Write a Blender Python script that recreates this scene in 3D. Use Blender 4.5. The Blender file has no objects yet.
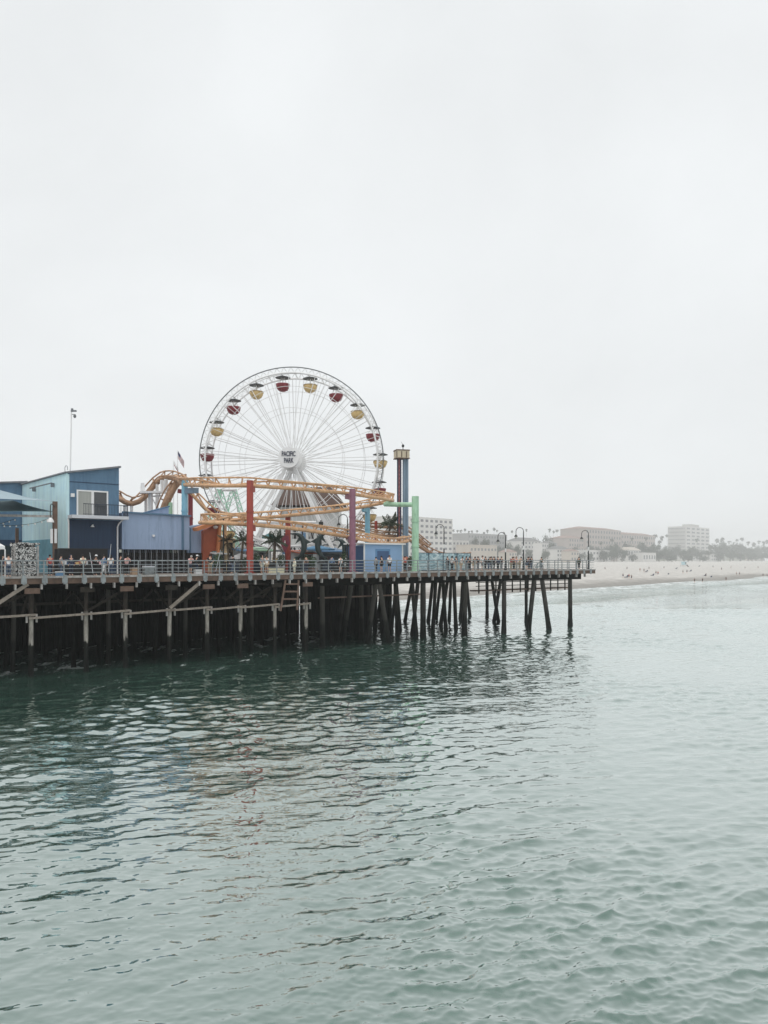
import bpy, bmesh, math, random
import numpy as np
from mathutils import Vector as V, Matrix, Quaternion
random.seed(7); np.random.seed(7)
R = math.radians
sc = bpy.context.scene
col = sc.collection
F, HZ, H, CX = 773.0, 560.0, 9.0, 384.0      # lens (in picture heights/1024), horizon, eye height above the water
DZ = 7.7                                      # pier deck level
A = math.atan2(43, 51.5); EX, EY = math.cos(A), math.sin(A)
P0 = (-27.0, 59.0)
def PL(s, t, z=DZ): return V((P0[0]+s*EX-t*EY, P0[1]+s*EY+t*EX, z))
def spx(px, t):
    u = (px-CX)/F; x0 = P0[0]-t*EY; y0 = P0[1]+t*EX
    return (u*y0-x0)/(EX-u*EY)
def dk(px, t, z=DZ): return PL(spx(px, t), t, z)
def zz(px, py, t): return H+(HZ-py)/F*dk(px, t).y
def pp(px, py, t): p = dk(px, t); p.z = H+(HZ-py)/F*p.y; return p
def at(px, py, Y): return V(((px-CX)/F*Y, Y, H+(HZ-py)/F*Y))

# ------------------------------------------------------------------ materials
MATS = {}
def mat(name, c, rough=.65, var=.18, scale=1.5, metal=0.0, stretch=(1,1,1), bump=0.0, dirt=None, dirt_amt=.5, spec=.4, space='Object'):
    if name in MATS: return MATS[name]
    m = bpy.data.materials.new(name); m.use_nodes = True
    nt = m.node_tree; N = nt.nodes; L = nt.links; b = N['Principled BSDF']
    b.inputs['Roughness'].default_value = rough; b.inputs['Metallic'].default_value = metal
    b.inputs['Specular IOR Level'].default_value = spec
    tc = N.new('ShaderNodeTexCoord'); mp = N.new('ShaderNodeMapping'); mp.inputs['Scale'].default_value = stretch
    L.new(tc.outputs[space], mp.inputs['Vector'])
    n1 = N.new('ShaderNodeTexNoise'); n1.inputs['Scale'].default_value = scale; n1.inputs['Detail'].default_value = 6; n1.inputs['Roughness'].default_value = .65
    L.new(mp.outputs['Vector'], n1.inputs['Vector'])
    rp = N.new('ShaderNodeMapRange'); rp.inputs['From Min'].default_value = .3; rp.inputs['From Max'].default_value = .7
    rp.inputs['To Min'].default_value = 1-var; rp.inputs['To Max'].default_value = 1+var*.6
    L.new(n1.outputs['Fac'], rp.inputs['Value'])
    mx = N.new('ShaderNodeMix'); mx.data_type = 'RGBA'; mx.blend_type = 'MULTIPLY'; mx.inputs['Factor'].default_value = 1
    mx.inputs['A'].default_value = (*c, 1); L.new(rp.outputs['Result'], mx.inputs['B'])
    out = mx.outputs['Result']
    if dirt:
        n2 = N.new('ShaderNodeTexNoise'); n2.inputs['Scale'].default_value = scale*2.3; n2.inputs['Detail'].default_value = 8; n2.inputs['Roughness'].default_value = .7
        L.new(mp.outputs['Vector'], n2.inputs['Vector'])
        r2 = N.new('ShaderNodeMapRange'); r2.inputs['From Min'].default_value = .5; r2.inputs['From Max'].default_value = .68; r2.inputs['To Max'].default_value = dirt_amt
        L.new(n2.outputs['Fac'], r2.inputs['Value'])
        m2 = N.new('ShaderNodeMix'); m2.data_type = 'RGBA'; L.new(r2.outputs['Result'], m2.inputs['Factor']); L.new(out, m2.inputs['A']); m2.inputs['B'].default_value = (*dirt, 1)
        out = m2.outputs['Result']
    L.new(out, b.inputs['Base Color'])
    if bump:
        bp = N.new('ShaderNodeBump'); bp.inputs['Strength'].default_value = bump; bp.inputs['Distance'].default_value = .05
        L.new(n1.outputs['Fac'], bp.inputs['Height']); L.new(bp.outputs['Normal'], b.inputs['Normal'])
    MATS[name] = m
    return m
DENOISE = True
HAZE = .00038
def srgb(r, g, b, sat=.80, gain=1.25):
    y = .3*r+.59*g+.11*b; r, g, b = (y+(v-y)*sat for v in (r,g,b))
    f = lambda v: (v/255/12.92 if v/255 <= .04045 else ((v/255+.055)/1.055)**2.4)
    return tuple(min(.8, f(v)*gain) for v in (r,g,b))

# ------------------------------------------------------------------ mesh builder
ORG = {}
class MB:
    def __init__(self): self.v = []; self.f = []; self.mi = []; self.cur = 0
    def face(self, pts):
        i = len(self.v); self.v += [tuple(p) for p in pts]; self.f.append(tuple(range(i, i+len(pts)))); self.mi.append(self.cur)
    def add(self, vs, fs):
        i = len(self.v); self.v += [tuple(p) for p in vs]
        for f in fs: self.f.append(tuple(i+k for k in f)); self.mi.append(self.cur)
    def hexa(self, b, t):                      # bottom loop, top loop
        n = len(b)
        self.add(list(b)+list(t), [tuple(reversed(range(n))), tuple(range(n, 2*n))]+[(k, (k+1) % n, n+(k+1) % n, n+k) for k in range(n)])
    def box(self, c, size, ang=0.0):
        c = V(c); hx, hy, hz = size[0]/2, size[1]/2, size[2]/2; ca, sa = math.cos(ang), math.sin(ang)
        q = [(-hx,-hy),(hx,-hy),(hx,hy),(-hx,hy)]
        q = [(x*ca-y*sa, x*sa+y*ca) for x, y in q]
        self.hexa([(c.x+x, c.y+y, c.z-hz) for x, y in q], [(c.x+x, c.y+y, c.z+hz) for x, y in q])
        return self
    def pbox(self, s0, s1, t0, t1, z0, z1):    # box in pier coordinates
        q = [(s0,t0),(s1,t0),(s1,t1),(s0,t1)]
        self.hexa([PL(s,t,z0) for s,t in q], [PL(s,t,z1) for s,t in q]); return self
    def bar(self, a, b, w, h=None):            # rectangular bar between two points
        a, b = V(a), V(b); h = h or w; d = (b-a).normalized()
        up = V((0,0,1)) if abs(d.z) < .95 else V((EX,EY,0))
        x = d.cross(up).normalized(); y = x.cross(d).normalized()
        o = [(-w/2,-h/2),(w/2,-h/2),(w/2,h/2),(-w/2,h/2)]
        self.hexa([a+x*p+y*q for p,q in o], [b+x*p+y*q for p,q in o]); return self
    def tube(self, pts, r, n=8, closed=False, caps=True):
        pts = [V(p) for p in pts]; m = len(pts); rr = r if isinstance(r, (list, tuple)) else [r]*m
        i0 = len(self.v); px = None
        for k in range(m):
            if closed: d = pts[(k+1) % m]-pts[k-1]
            else: d = pts[min(k+1,m-1)]-pts[max(k-1,0)]
            d.normalize()
            if px is None:
                up = V((0,0,1)) if abs(d.z) < .9 else V((1,0,0)); px = d.cross(up).normalized()
            else:
                px = (px-d*px.dot(d)).normalized()
            py = d.cross(px)
            for j in range(n):
                a = 2*math.pi*j/n
                self.v.append(tuple(pts[k]+px*math.cos(a)*rr[k]+py*math.sin(a)*rr[k]))
        for k in range(m if closed else m-1):
            a = i0+k*n; b = i0+((k+1) % m)*n
            for j in range(n):
                self.f.append((a+j, a+(j+1) % n, b+(j+1) % n, b+j)); self.mi.append(self.cur)
        if caps and not closed:
            self.f.append(tuple(i0+j for j in reversed(range(n)))); self.mi.append(self.cur)
            self.f.append(tuple(i0+(m-1)*n+j for j in range(n))); self.mi.append(self.cur)
        return self
    def lathe(self, c, prof, n=16):            # prof: (r,z)
        c = V(c); self.tube([c+V((0,0,z)) for r,z in prof], [max(r,.001) for r,z in prof], n); return self
    def build(self, name, m, parent=None, smooth=False, loc=None):
        root = parent
        while root is not None and root.parent is not None: root = root.parent
        o3 = ORG.get(root.name, V((0,0,0))) if root is not None else V(loc or (0,0,0))
        me = bpy.data.meshes.new(name)
        me.from_pydata([(x-o3.x, y-o3.y, z-o3.z) for x,y,z in self.v], [], self.f)
        ms = m if isinstance(m, (list, tuple)) else [m]
        for q in ms: me.materials.append(q)
        if len(ms) > 1: me.polygons.foreach_set('material_index', self.mi)
        bm = bmesh.new(); bm.from_mesh(me); bmesh.ops.recalc_face_normals(bm, faces=bm.faces); bm.to_mesh(me); bm.free()
        if smooth:
            me.polygons.foreach_set('use_smooth', [True]*len(me.polygons))
            me.set_sharp_from_angle(angle=R(40))
        o = bpy.data.objects.new(name, me); col.objects.link(o)
        if parent is not None: o.parent = parent
        else: o.location = o3; ORG[o.name] = o3.copy()
        return o
def tag(o, label, cat, group=None, kind=None):
    o['label'] = label; o['category'] = cat
    if group: o['group'] = group
    if kind: o['kind'] = kind
    n = len(label.split()); assert 4 <= n <= 16, (n, label)
    return o
def thing(name, loc, label, cat, group=None, rz=0):
    o = bpy.data.objects.new(name, None); col.objects.link(o); o.empty_display_size = .3
    o.location = loc; o.rotation_euler = (0,0,rz); ORG[o.name] = V(loc); return tag(o, label, cat, group)
def structure(o): o['kind'] = 'structure'; return o
KIDS = {}
def copy_tree(o, loc, rz=None, scale=None, label=None, group=None):
    if not KIDS:
        pass
    c = o.copy(); col.objects.link(c); c.location = loc; ORG[c.name] = V(loc)
    if rz is not None: c.rotation_euler = (0,0,rz)
    if scale is not None: c.scale = (scale,)*3 if not isinstance(scale, (tuple, list)) else scale
    if label: c['label'] = label
    if group: c['group'] = group
    for ch in list(o.children):
        d = ch.copy(); col.objects.link(d); d.parent = c
        for g in list(ch.children):
            e = g.copy(); col.objects.link(e); e.parent = d
    return c
def crom(pts, step=.5):
    pts = [V(p) for p in pts]; out = []
    P = [pts[0]*2-pts[1]]+pts+[pts[-1]*2-pts[-2]]
    for i in range(1, len(P)-2):
        a,b,c,d = P[i-1:i+3]; n = max(1, int((c-b).length/step))
        for k in range(n):
            u = k/n
            out.append(.5*((2*b)+(c-a)*u+(2*a-5*b+4*c-d)*u*u+(3*b-a-3*c+d)*u**3))
    out.append(pts[-1]); return out

# ------------------------------------------------------------------ camera, sky, sun
cam = bpy.data.cameras.new('camera'); camo = bpy.data.objects.new('camera', cam); col.objects.link(camo)
camo.location = (0,0,H); camo.rotation_euler = (R(90),0,0)
cam.sensor_fit = 'VERTICAL'; cam.sensor_height = 24; cam.lens = 24*F/1024; cam.shift_y = (HZ-512)/1024
cam.clip_start = .1; cam.clip_end = 20000
sc.camera = camo
SUN_EL, SUN_AZ = 66, 200     # azimuth: clockwise from +Y
w = bpy.data.worlds.new('World'); sc.world = w; w.use_nodes = True
nt = w.node_tree; N = nt.nodes; L = nt.links; bg = N['Background']
sky = N.new('ShaderNodeTexSky'); sky.sky_type = 'NISHITA'; sky.sun_disc = False
sky.sun_elevation = R(SUN_EL); sky.sun_rotation = R(SUN_AZ); sky.air_density = 1; sky.dust_density = 4
hsv = N.new('ShaderNodeHueSaturation'); hsv.inputs['Saturation'].default_value = .25; L.new(sky.outputs['Color'], hsv.inputs['Color'])
tc = N.new('ShaderNodeTexCoord'); mp = N.new('ShaderNodeMapping'); mp.inputs['Scale'].default_value = (1,1,1.6)
L.new(tc.outputs['Generated'], mp.inputs['Vector'])
nz = N.new('ShaderNodeTexNoise'); nz.inputs['Scale'].default_value = 1.7; nz.inputs['Detail'].default_value = 7; nz.inputs['Roughness'].default_value = .5
nz.inputs['Distortion'].default_value = .3
L.new(mp.outputs['Vector'], nz.inputs['Vector'])
rp = N.new('ShaderNodeMapRange'); rp.inputs['From Min'].default_value = .3; rp.inputs['From Max'].default_value = .7
rp.inputs['To Min'].default_value = 7.5; rp.inputs['To Max'].default_value = 8.9; L.new(nz.outputs['Fac'], rp.inputs['Value'])
oc = N.new('ShaderNodeMix'); oc.data_type = 'RGBA'; oc.blend_type = 'MULTIPLY'; oc.inputs['Factor'].default_value = 1
oc.inputs['A'].default_value = (.975,1.005,1.02,1); L.new(rp.outputs['Result'], oc.inputs['B'])
sz = N.new('ShaderNodeSeparateXYZ'); L.new(tc.outputs['Generated'], sz.inputs[0])
hr = N.new('ShaderNodeMapRange'); hr.inputs['From Min'].default_value = 0; hr.inputs['From Max'].default_value = .22; hr.inputs['To Min'].default_value = 1.1; hr.inputs['To Max'].default_value = 1.0; hr.interpolation_type = 'SMOOTHSTEP'
L.new(sz.outputs['Z'], hr.inputs['Value'])
oh = N.new('ShaderNodeMix'); oh.data_type = 'RGBA'; oh.blend_type = 'MULTIPLY'; oh.inputs['Factor'].default_value = 1; L.new(oc.outputs['Result'], oh.inputs['A']); L.new(hr.outputs['Result'], oh.inputs['B'])
mixs = N.new('ShaderNodeMix'); mixs.data_type = 'RGBA'; mixs.inputs['Factor'].default_value = .96     # cloud cover over the clear sky
L.new(hsv.outputs['Color'], mixs.inputs['A']); L.new(oh.outputs['Result'], mixs.inputs['B'])
L.new(mixs.outputs['Result'], bg.inputs['Color']); bg.inputs['Strength'].default_value = .107
sun = bpy.data.lights.new('sun', 'SUN'); so = bpy.data.objects.new('sun', sun); col.objects.link(so)
sun.energy = 1.2; sun.angle = R(35); sun.color = (1,.96,.91)
dv = V((math.sin(R(SUN_AZ))*math.cos(R(SUN_EL)), math.cos(R(SUN_AZ))*math.cos(R(SUN_EL)), math.sin(R(SUN_EL))))
so.rotation_euler = dv.to_track_quat('Z','Y').to_euler(); so.location = dv*200
sc.view_settings.view_transform = 'Standard'; sc.view_settings.look = 'None'; sc.view_settings.exposure = 0; sc.view_settings.gamma = 1
sc.render.engine = 'CYCLES'
cy = sc.cycles; cy.use_denoising = DENOISE; cy.max_bounces = 6; cy.diffuse_bounces = 3; cy.glossy_bounces = 3; cy.volume_bounces = 3
cy.denoising_prefilter = 'ACCURATE'; cy.use_adaptive_sampling = True; cy.adaptive_threshold = .01

# ------------------------------------------------------------------ shoreline frame: d along the shore, q inland
SD = V((137,160,0)).normalized(); SM = V((-SD.y, SD.x, 0)); SP = V((67,250,0))
def SH(l, q, z=0): p = SP+SD*l+SM*q; p.z = z; return p
PROF = [(-90,-3.5),(-30,-1.3),(0,0),(6,.45),(16,1.5),(26,2.1),(60,2.7),(160,4.0),(320,5.5),(460,6.2),(570,7),(627,14),(665,21),(720,23),(1000,25),(1250,27)]
def zland(q):
    for (a,za),(b,zb) in zip(PROF, PROF[1:]):
        if q <= b: return za+(zb-za)*max(0,(q-a))/(b-a)
    return PROF[-1][1]
def shpx(px, q):          # world point at inland distance q seen in column px
    u = (px-CX)/F; b = SP+SM*q
    l = (u*b.y-b.x)/(SD.x-u*SD.y); return SH(l, q, zland(q))

# ------------------------------------------------------------------ water
def make_water():
    th = np.concatenate([np.linspace(-1.9,-.62,120,endpoint=False), np.linspace(-.62,.62,1050), np.linspace(.62,1.9,120)[1:]])
    r = [3.0]
    while r[-1] < 150: r.append(r[-1]+min(max(r[-1]**2/6957*1.1, .028), .22))
    while r[-1] < 1500: r.append(r[-1]*1.02)
    r += [2000, 2550]
    r = np.array(r); TH, RR = np.meshgrid(th, r)
    X = RR*np.sin(TH); Y = RR*np.cos(TH)
    dr = np.gradient(r); cell = np.maximum(dr[:,None], RR*np.where(np.abs(TH) < .62, .0012, .011)).astype(np.float32)
    xf = X.astype(np.float32); yf = Y.astype(np.float32)
    Z = np.zeros_like(xf); DX = np.zeros_like(xf); DY = np.zeros_like(xf)
    rng = np.random.RandomState(3)
    # wind patches
    pt = sum(np.sin(xf*np.float32(math.cos(a)*2*math.pi/l)+yf*np.float32(math.sin(a)*2*math.pi/l)+np.float32(p)) for a,l,p in
             zip(rng.uniform(0,6.3,7), rng.uniform(14,60,7), rng.uniform(0,6.3,7)))
    patch = np.clip(1+.22*pt, .45, 1.7)
    n = 190; main = R(112)
    for i in range(n):
        lam = .16*(6.5/.16)**((i+rng.rand())/n)
        sl = .0232 if lam < .75 else .0232*(.75/lam)**.95
        if lam < .6: sl *= .85
        a = main+rng.normal(0, R(36) if lam < 2 else R(26)); k = 2*math.pi/lam; ph = rng.uniform(0,6.3)
        wgt = np.clip((lam/cell-2.0)/1.6, 0, 1)*(patch if lam < 4 else 1)
        arg = xf*np.float32(k*math.cos(a))+yf*np.float32(k*math.sin(a))+np.float32(ph)
        amp = sl/k*wgt; Z += amp*np.sin(arg); c = amp*np.cos(arg)*.9
        DX += c*np.float32(math.cos(a)); DY += c*np.float32(math.sin(a))
    # low swell rolling towards the sand
    q = (xf-SP.x)*np.float32(SM.x)+(yf-SP.y)*np.float32(SM.y); l = (xf-SP.x)*np.float32(SD.x)+(yf-SP.y)*np.float32(SD.y)
    fade = np.clip((900-RR)/600, 0, 1)
    for q0, h, wd in ((-14,.35,4),(-38,.55,7),(-70,.35,9),(-120,.22,12)):
        qq = q-q0-5*np.sin(l/37+q0)-3*np.sin(l/13+q0*2); Z += (h*(.65+.35*np.sin(l/23+q0))*np.exp(-(qq/wd)**2)).astype(np.float32)*fade
    Z = Z*np.clip((1600-RR)/800,0,1)
    co = np.stack([X+DX, Y+DY, Z], -1).reshape(-1,3).astype(np.float32)
    nr, nc = X.shape
    idx = np.arange(nr*nc).reshape(nr,nc)
    f = np.stack([idx[:-1,:-1], idx[:-1,1:], idx[1:,1:], idx[1:,:-1]], -1).reshape(-1,4)
    me = bpy.data.meshes.new('water'); me.vertices.add(len(co)); me.vertices.foreach_set('co', co.ravel())
    me.loops.add(f.size); me.loops.foreach_set('vertex_index', f.ravel().astype(np.int32))
    me.polygons.add(len(f)); me.polygons.foreach_set('loop_start', np.arange(0,f.size,4,dtype=np.int32))
    me.polygons.foreach_set('use_smooth', np.ones(len(f),dtype=bool)); me.update(); me.validate()
    o = bpy.data.objects.new('water', me); col.objects.link(o); structure(o)
    m = bpy.data.materials.new('sea_water'); m.use_nodes = True; nt = m.node_tree; N = nt.nodes; L = nt.links; b = N['Principled BSDF']
    b.inputs['Roughness'].default_value = .06; b.inputs['IOR'].default_value = 2.6
    g = N.new('ShaderNodeNewGeometry')
    def noise(sx, sy, rot, scale, det=4, ro=.6, dist=0):
        mp = N.new('ShaderNodeMapping'); mp.inputs['Rotation'].default_value = (0,0,rot); mp.inputs['Scale'].default_value = (sx,sy,1)
        L.new(g.outputs['Position'], mp.inputs['Vector'])
        t = N.new('ShaderNodeTexNoise'); t.inputs['Scale'].default_value = scale; t.inputs['Detail'].default_value = det; t.inputs['Roughness'].default_value = ro; t.inputs['Distortion'].default_value = dist
        L.new(mp.outputs['Vector'], t.inputs['Vector']); return t.outputs['Fac']
    def math_(op, a, b_=None, clamp=False):
        t = N.new('ShaderNodeMath'); t.operation = op; t.use_clamp = clamp
        for i, v in enumerate((a, b_)):
            if v is None: continue
            if hasattr(v, 'links'): L.new(v, t.inputs[i])
            else: t.inputs[i].default_value = v
        return t.outputs[0]
    def rng_(v, a, b_, c=0, d=1):
        t = N.new('ShaderNodeMapRange'); t.interpolation_type = 'SMOOTHSTEP'
        for nme, x in (('From Min',a),('From Max',b_),('To Min',c),('To Max',d)): t.inputs[nme].default_value = x
        L.new(v, t.inputs['Value']); return t.outputs['Result']
    # ripples too fine for the mesh
    b1 = noise(.5, 1, R(-22), 2.6, 1.5, .5, .5); b2 = noise(.6, 1, R(-30), 6, 0, .5)
    hsum = math_('ADD', math_('MULTIPLY', b1, .055), math_('MULTIPLY', b2, .008))
    bp = N.new('ShaderNodeBump'); bp.inputs['Strength'].default_value = .4; bp.inputs['Distance'].default_value = 1.0
    L.new(hsum, bp.inputs['Height']); L.new(bp.outputs['Normal'], b.inputs['Normal'])
    # inland coordinate for the surf
    dq = N.new('ShaderNodeVectorMath'); dq.operation = 'DOT_PRODUCT'; L.new(g.outputs['Position'], dq.inputs[0]); dq.inputs[1].default_value = tuple(SM)
    q = math_('SUBTRACT', dq.outputs['Value'], SP.dot(SM))
    n_s = noise(1,1,0,.05,5,.6,1.0); n_f = noise(1,.35,-math.atan2(SM.y,SM.x),.45,6,.7,.6)
    qn = math_('ADD', q, math_('MULTIPLY', math_('SUBTRACT', n_s, .5), 60))
    near = rng_(qn, -46, -4)
    surf = math_('MULTIPLY', near, rng_(n_f, .40, .58, .4, 1))
    band = math_('MULTIPLY', math_('MULTIPLY', rng_(qn,-52,-44), rng_(qn,-36,-42)), rng_(n_f,.5,.62,0,.7))
    # loose foam flecks by the piles and a few elsewhere
    pd = N.new('ShaderNodeVectorMath'); pd.operation = 'DOT_PRODUCT'; L.new(g.outputs['Position'], pd.inputs[0]); pd.inputs[1].default_value = (-EY, EX, 0)
    tt = math_('SUBTRACT', pd.outputs['Value'], P0[0]*-EY+P0[1]*EX)
    zone = math_('MULTIPLY', rng_(tt,-19,-5), rng_(tt,9,1))
    ff = noise(1,.28,R(-38),1.15,7,.72,.8); fl = noise(1,.7,0,.22,2)
    fleck = math_('MULTIPLY', math_('MULTIPLY', zone, rng_(ff,.575,.66)), rng_(fl,.44,.6,.0,.75))
    foam = math_('MAXIMUM', math_('MAXIMUM', surf, band), fleck)
    cm = N.new('ShaderNodeMix'); cm.data_type = 'RGBA'
    silt = N.new('ShaderNodeMix'); silt.data_type = 'RGBA'; L.new(noise(1,1,0,.045,3,.5,.8), silt.inputs['Factor'])
    silt.inputs['A'].default_value = (.046,.104,.082,1); silt.inputs['B'].default_value = (.074,.146,.117,1)
    L.new(foam, cm.inputs['Factor']); L.new(silt.outputs['Result'], cm.inputs['A']); cm.inputs['B'].default_value = (.72,.75,.75,1)
    L.new(cm.outputs['Result'], b.inputs['Base Color']); L.new(rng_(foam,0,.5,.06,.7), b.inputs['Roughness'])
    # body colour under a reflecting skin whose strength rises towards grazing
    b.inputs['Specular IOR Level'].default_value = 0
    lw = N.new('ShaderNodeLayerWeight'); lw.inputs['Blend'].default_value = .5; L.new(bp.outputs['Normal'], lw.inputs['Normal'])
    fr = math_('ADD', math_('MULTIPLY', math_('POWER', lw.outputs['Facing'], 1.75), .93), .07)
    fr = math_('MULTIPLY', fr, math_('SUBTRACT', 1.0, math_('MULTIPLY', foam, .9)))
    gl = N.new('ShaderNodeBsdfGlossy'); gl.inputs['Roughness'].default_value = .012; gl.inputs['Color'].default_value = (.955,.995,.985,1); L.new(bp.outputs['Normal'], gl.inputs['Normal'])
    ms = N.new('ShaderNodeMixShader'); L.new(fr, ms.inputs[0]); L.new(b.outputs[0], ms.inputs[1]); L.new(gl.outputs[0], ms.inputs[2]); L.new(ms.outputs[0], N['Material Output'].inputs['Surface'])
    me.materials.append(m)
make_water()

# ------------------------------------------------------------------ beach, bluff, sand
def make_beach():
    ls = list(np.concatenate([np.arange(-900,900,25), np.arange(900,2401,100)])); vs = []; fs = []
    qs = []
    for (a,_),(b,_) in zip(PROF, PROF[1:]):
        n = max(1, min(8, int((b-a)/10))); qs += [a+(b-a)*k/n for k in range(n)]
    qs.append(PROF[-1][0])
    for l in ls:
        for q in qs:
            z = zland(q)
            if -20 < q < 560: z += .18*math.sin(l/19+q/23)+.12*math.sin(l/7.3-q/11)*(q > 8)
            if q > 610: z += (q-610)/800*5*math.sin(l/130+q/200)+2.5*math.sin(l/61)
            if abs(q) < 12: z += .12*math.sin(l/9)
            vs.append(SH(l+(6*math.sin(l/31) if q < 30 else 0)*0, q+(3*math.sin(l/27)+2*math.sin(l/11) if q < 40 else 0), z))
    nq = len(qs)
    for i in range(len(ls)-1):
        for j in range(nq-1):
            a = i*nq+j; fs.append((a, a+nq, a+nq+1, a+1))
    mb = MB(); mb.add(vs, fs)
    m = bpy.data.materials.new('beach_sand'); m.use_nodes = True; nt = m.node_tree; N = nt.nodes; L = nt.links; b = N['Principled BSDF']; b.inputs['Roughness'].default_value = .9
    g = N.new('ShaderNodeNewGeometry'); s = N.new('ShaderNodeSeparateXYZ'); L.new(g.outputs['Position'], s.inputs[0])
    def nn(sc_, det):
        t = N.new('ShaderNodeTexNoise'); t.inputs['Scale'].default_value = sc_; t.inputs['Detail'].default_value = det; L.new(g.outputs['Position'], t.inputs['Vector']); return t.outputs['Fac']
    def ramp(v, stops):
        t = N.new('ShaderNodeValToRGB'); e = t.color_ramp.elements
        e[0].position, e[0].color = stops[0][0], (*stops[0][1],1); e[1].position, e[1].color = stops[-1][0], (*stops[-1][1],1)
        for p, c in stops[1:-1]: k = e.new(p); k.color = (*c,1)
        L.new(v, t.inputs[0]); return t.outputs[0]
    ad = N.new('ShaderNodeMath'); ad.operation = 'MULTIPLY_ADD'; L.new(nn(.12,5), ad.inputs[0]); ad.inputs[1].default_value = 1.2; L.new(s.outputs['Z'], ad.inputs[2])
    dv_ = N.new('ShaderNodeMath'); dv_.operation = 'DIVIDE'; L.new(ad.outputs[0], dv_.inputs[0]); dv_.inputs[1].default_value = 30
    zc = ramp(dv_.outputs[0], [(0,(.24,.225,.205)),(.04,(.32,.3,.275)),(.075,(.58,.555,.52)),(.22,(.62,.60,.565)),(.28,(.2,.21,.15)),(.45,(.12,.13,.085)),(1,(.1,.12,.08))])
    mx = N.new('ShaderNodeMix'); mx.data_type = 'RGBA'; mx.blend_type = 'MULTIPLY'; mx.inputs['Factor'].default_value = 1
    L.new(zc, mx.inputs['A']); L.new(ramp(nn(.35,8), [(.3,(.72,.72,.72)),(.7,(1.1,1.1,1.1))]), mx.inputs['B']); L.new(mx.outputs['Result'], b.inputs['Base Color'])
    bp = N.new('ShaderNodeBump'); bp.inputs['Distance'].default_value = .3; L.new(nn(.8,6), bp.inputs['Height']); L.new(bp.outputs['Normal'], b.inputs['Normal'])
    structure(mb.build('beach', m, smooth=True))
make_beach()
# ------------------------------------------------------------------ materials used on the pier
M = dict(
 plank=mat('deck_planks', (.17,.145,.125), .85, .35, 2.2, stretch=(1,1,1), bump=.3),
 fascia=mat('fascia_timber', (.135,.088,.066), .85, .4, .9, bump=.4, dirt=(.05,.04,.035), dirt_amt=.6),
 trim=mat('weathered_trim', (.40,.385,.37), .8, .45, 1.6, dirt=(.17,.15,.13), dirt_amt=.75),
 galv=mat('galvanised_steel', (.29,.32,.33), .55, .35, 2, metal=.25, dirt=(.16,.14,.12), dirt_amt=.5),
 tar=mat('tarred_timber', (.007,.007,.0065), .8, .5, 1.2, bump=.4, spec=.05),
 dark=mat('dark_timber', (.03,.026,.022), .85, .5, 1.5, bump=.3, dirt=(.07,.055,.045), dirt_amt=.5, spec=.1),
 pale=mat('bleached_timber', (.27,.235,.20), .85, .35, 2.5, bump=.3, dirt=(.12,.09,.07), dirt_amt=.7),
 brown=mat('brown_timber', (.16,.105,.08), .85, .35, 2.2, bump=.3),
 black=mat('black_iron', (.022,.024,.025), .5, .3, 2),
 white=mat('white_paint', (.74,.75,.74), .45, .1, 1.2, dirt=(.5,.48,.44), dirt_amt=.35),
 lens=mat('lamp_glass', (.7,.7,.66), .25, .05),
)
def pile_mat():
    m = bpy.data.materials.new('pile_timber'); m.use_nodes = True; nt = m.node_tree; N = nt.nodes; L = nt.links; b = N['Principled BSDF']; b.inputs['Roughness'].default_value = .8; b.inputs['Specular IOR Level'].default_value = .12
    g = N.new('ShaderNodeNewGeometry'); s = N.new('ShaderNodeSeparateXYZ'); L.new(g.outputs['Position'], s.inputs[0])
    mp = N.new('ShaderNodeMapping'); mp.inputs['Scale'].default_value = (3,3,.7); L.new(g.outputs['Position'], mp.inputs['Vector'])
    t = N.new('ShaderNodeTexNoise'); t.inputs['Scale'].default_value = 1.6; t.inputs['Detail'].default_value = 6; t.inputs['Roughness'].default_value = .7; L.new(mp.outputs['Vector'], t.inputs['Vector'])
    ad = N.new('ShaderNodeMath'); ad.operation = 'MULTIPLY_ADD'; L.new(t.outputs['Fac'], ad.inputs[0]); ad.inputs[1].default_value = 1.6; L.new(s.outputs['Z'], ad.inputs[2])
    dv_ = N.new('ShaderNodeMath'); dv_.operation = 'DIVIDE'; L.new(ad.outputs[0], dv_.inputs[0]); dv_.inputs[1].default_value = 9
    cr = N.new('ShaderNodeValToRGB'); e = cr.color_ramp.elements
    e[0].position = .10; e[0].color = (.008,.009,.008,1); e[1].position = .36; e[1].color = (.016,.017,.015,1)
    return m, cr, dv_, b, L, e, N, t
m, cr, dv_, b, L, e, N, t = pile_mat(); M['wetfootpile'] = m
for p, c in ((.385,(.33,.31,.28)),(.58,(.38,.355,.315)),(.63,(.05,.042,.036)),(.9,(.03,.026,.022))): k = e.new(p); k.color = (*c,1)  # wet dark foot, pale middle, darker again towards the top
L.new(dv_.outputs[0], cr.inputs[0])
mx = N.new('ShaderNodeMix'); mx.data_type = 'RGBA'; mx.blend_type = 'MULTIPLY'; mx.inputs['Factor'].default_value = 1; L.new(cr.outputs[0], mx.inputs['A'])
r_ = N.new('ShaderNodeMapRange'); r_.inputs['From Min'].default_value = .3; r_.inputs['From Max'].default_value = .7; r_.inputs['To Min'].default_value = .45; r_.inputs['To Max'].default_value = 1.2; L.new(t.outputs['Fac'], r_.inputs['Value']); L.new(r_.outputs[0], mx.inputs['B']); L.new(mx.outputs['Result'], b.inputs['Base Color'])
bp = N.new('ShaderNodeBump'); bp.inputs['Distance'].default_value = .06; L.new(t.outputs['Fac'], bp.inputs['Height']); L.new(bp.outputs['Normal'], b.inputs['Normal'])
m, cr, dv_, b, L, e, N, t = pile_mat(); M['bigpile'] = m
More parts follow.
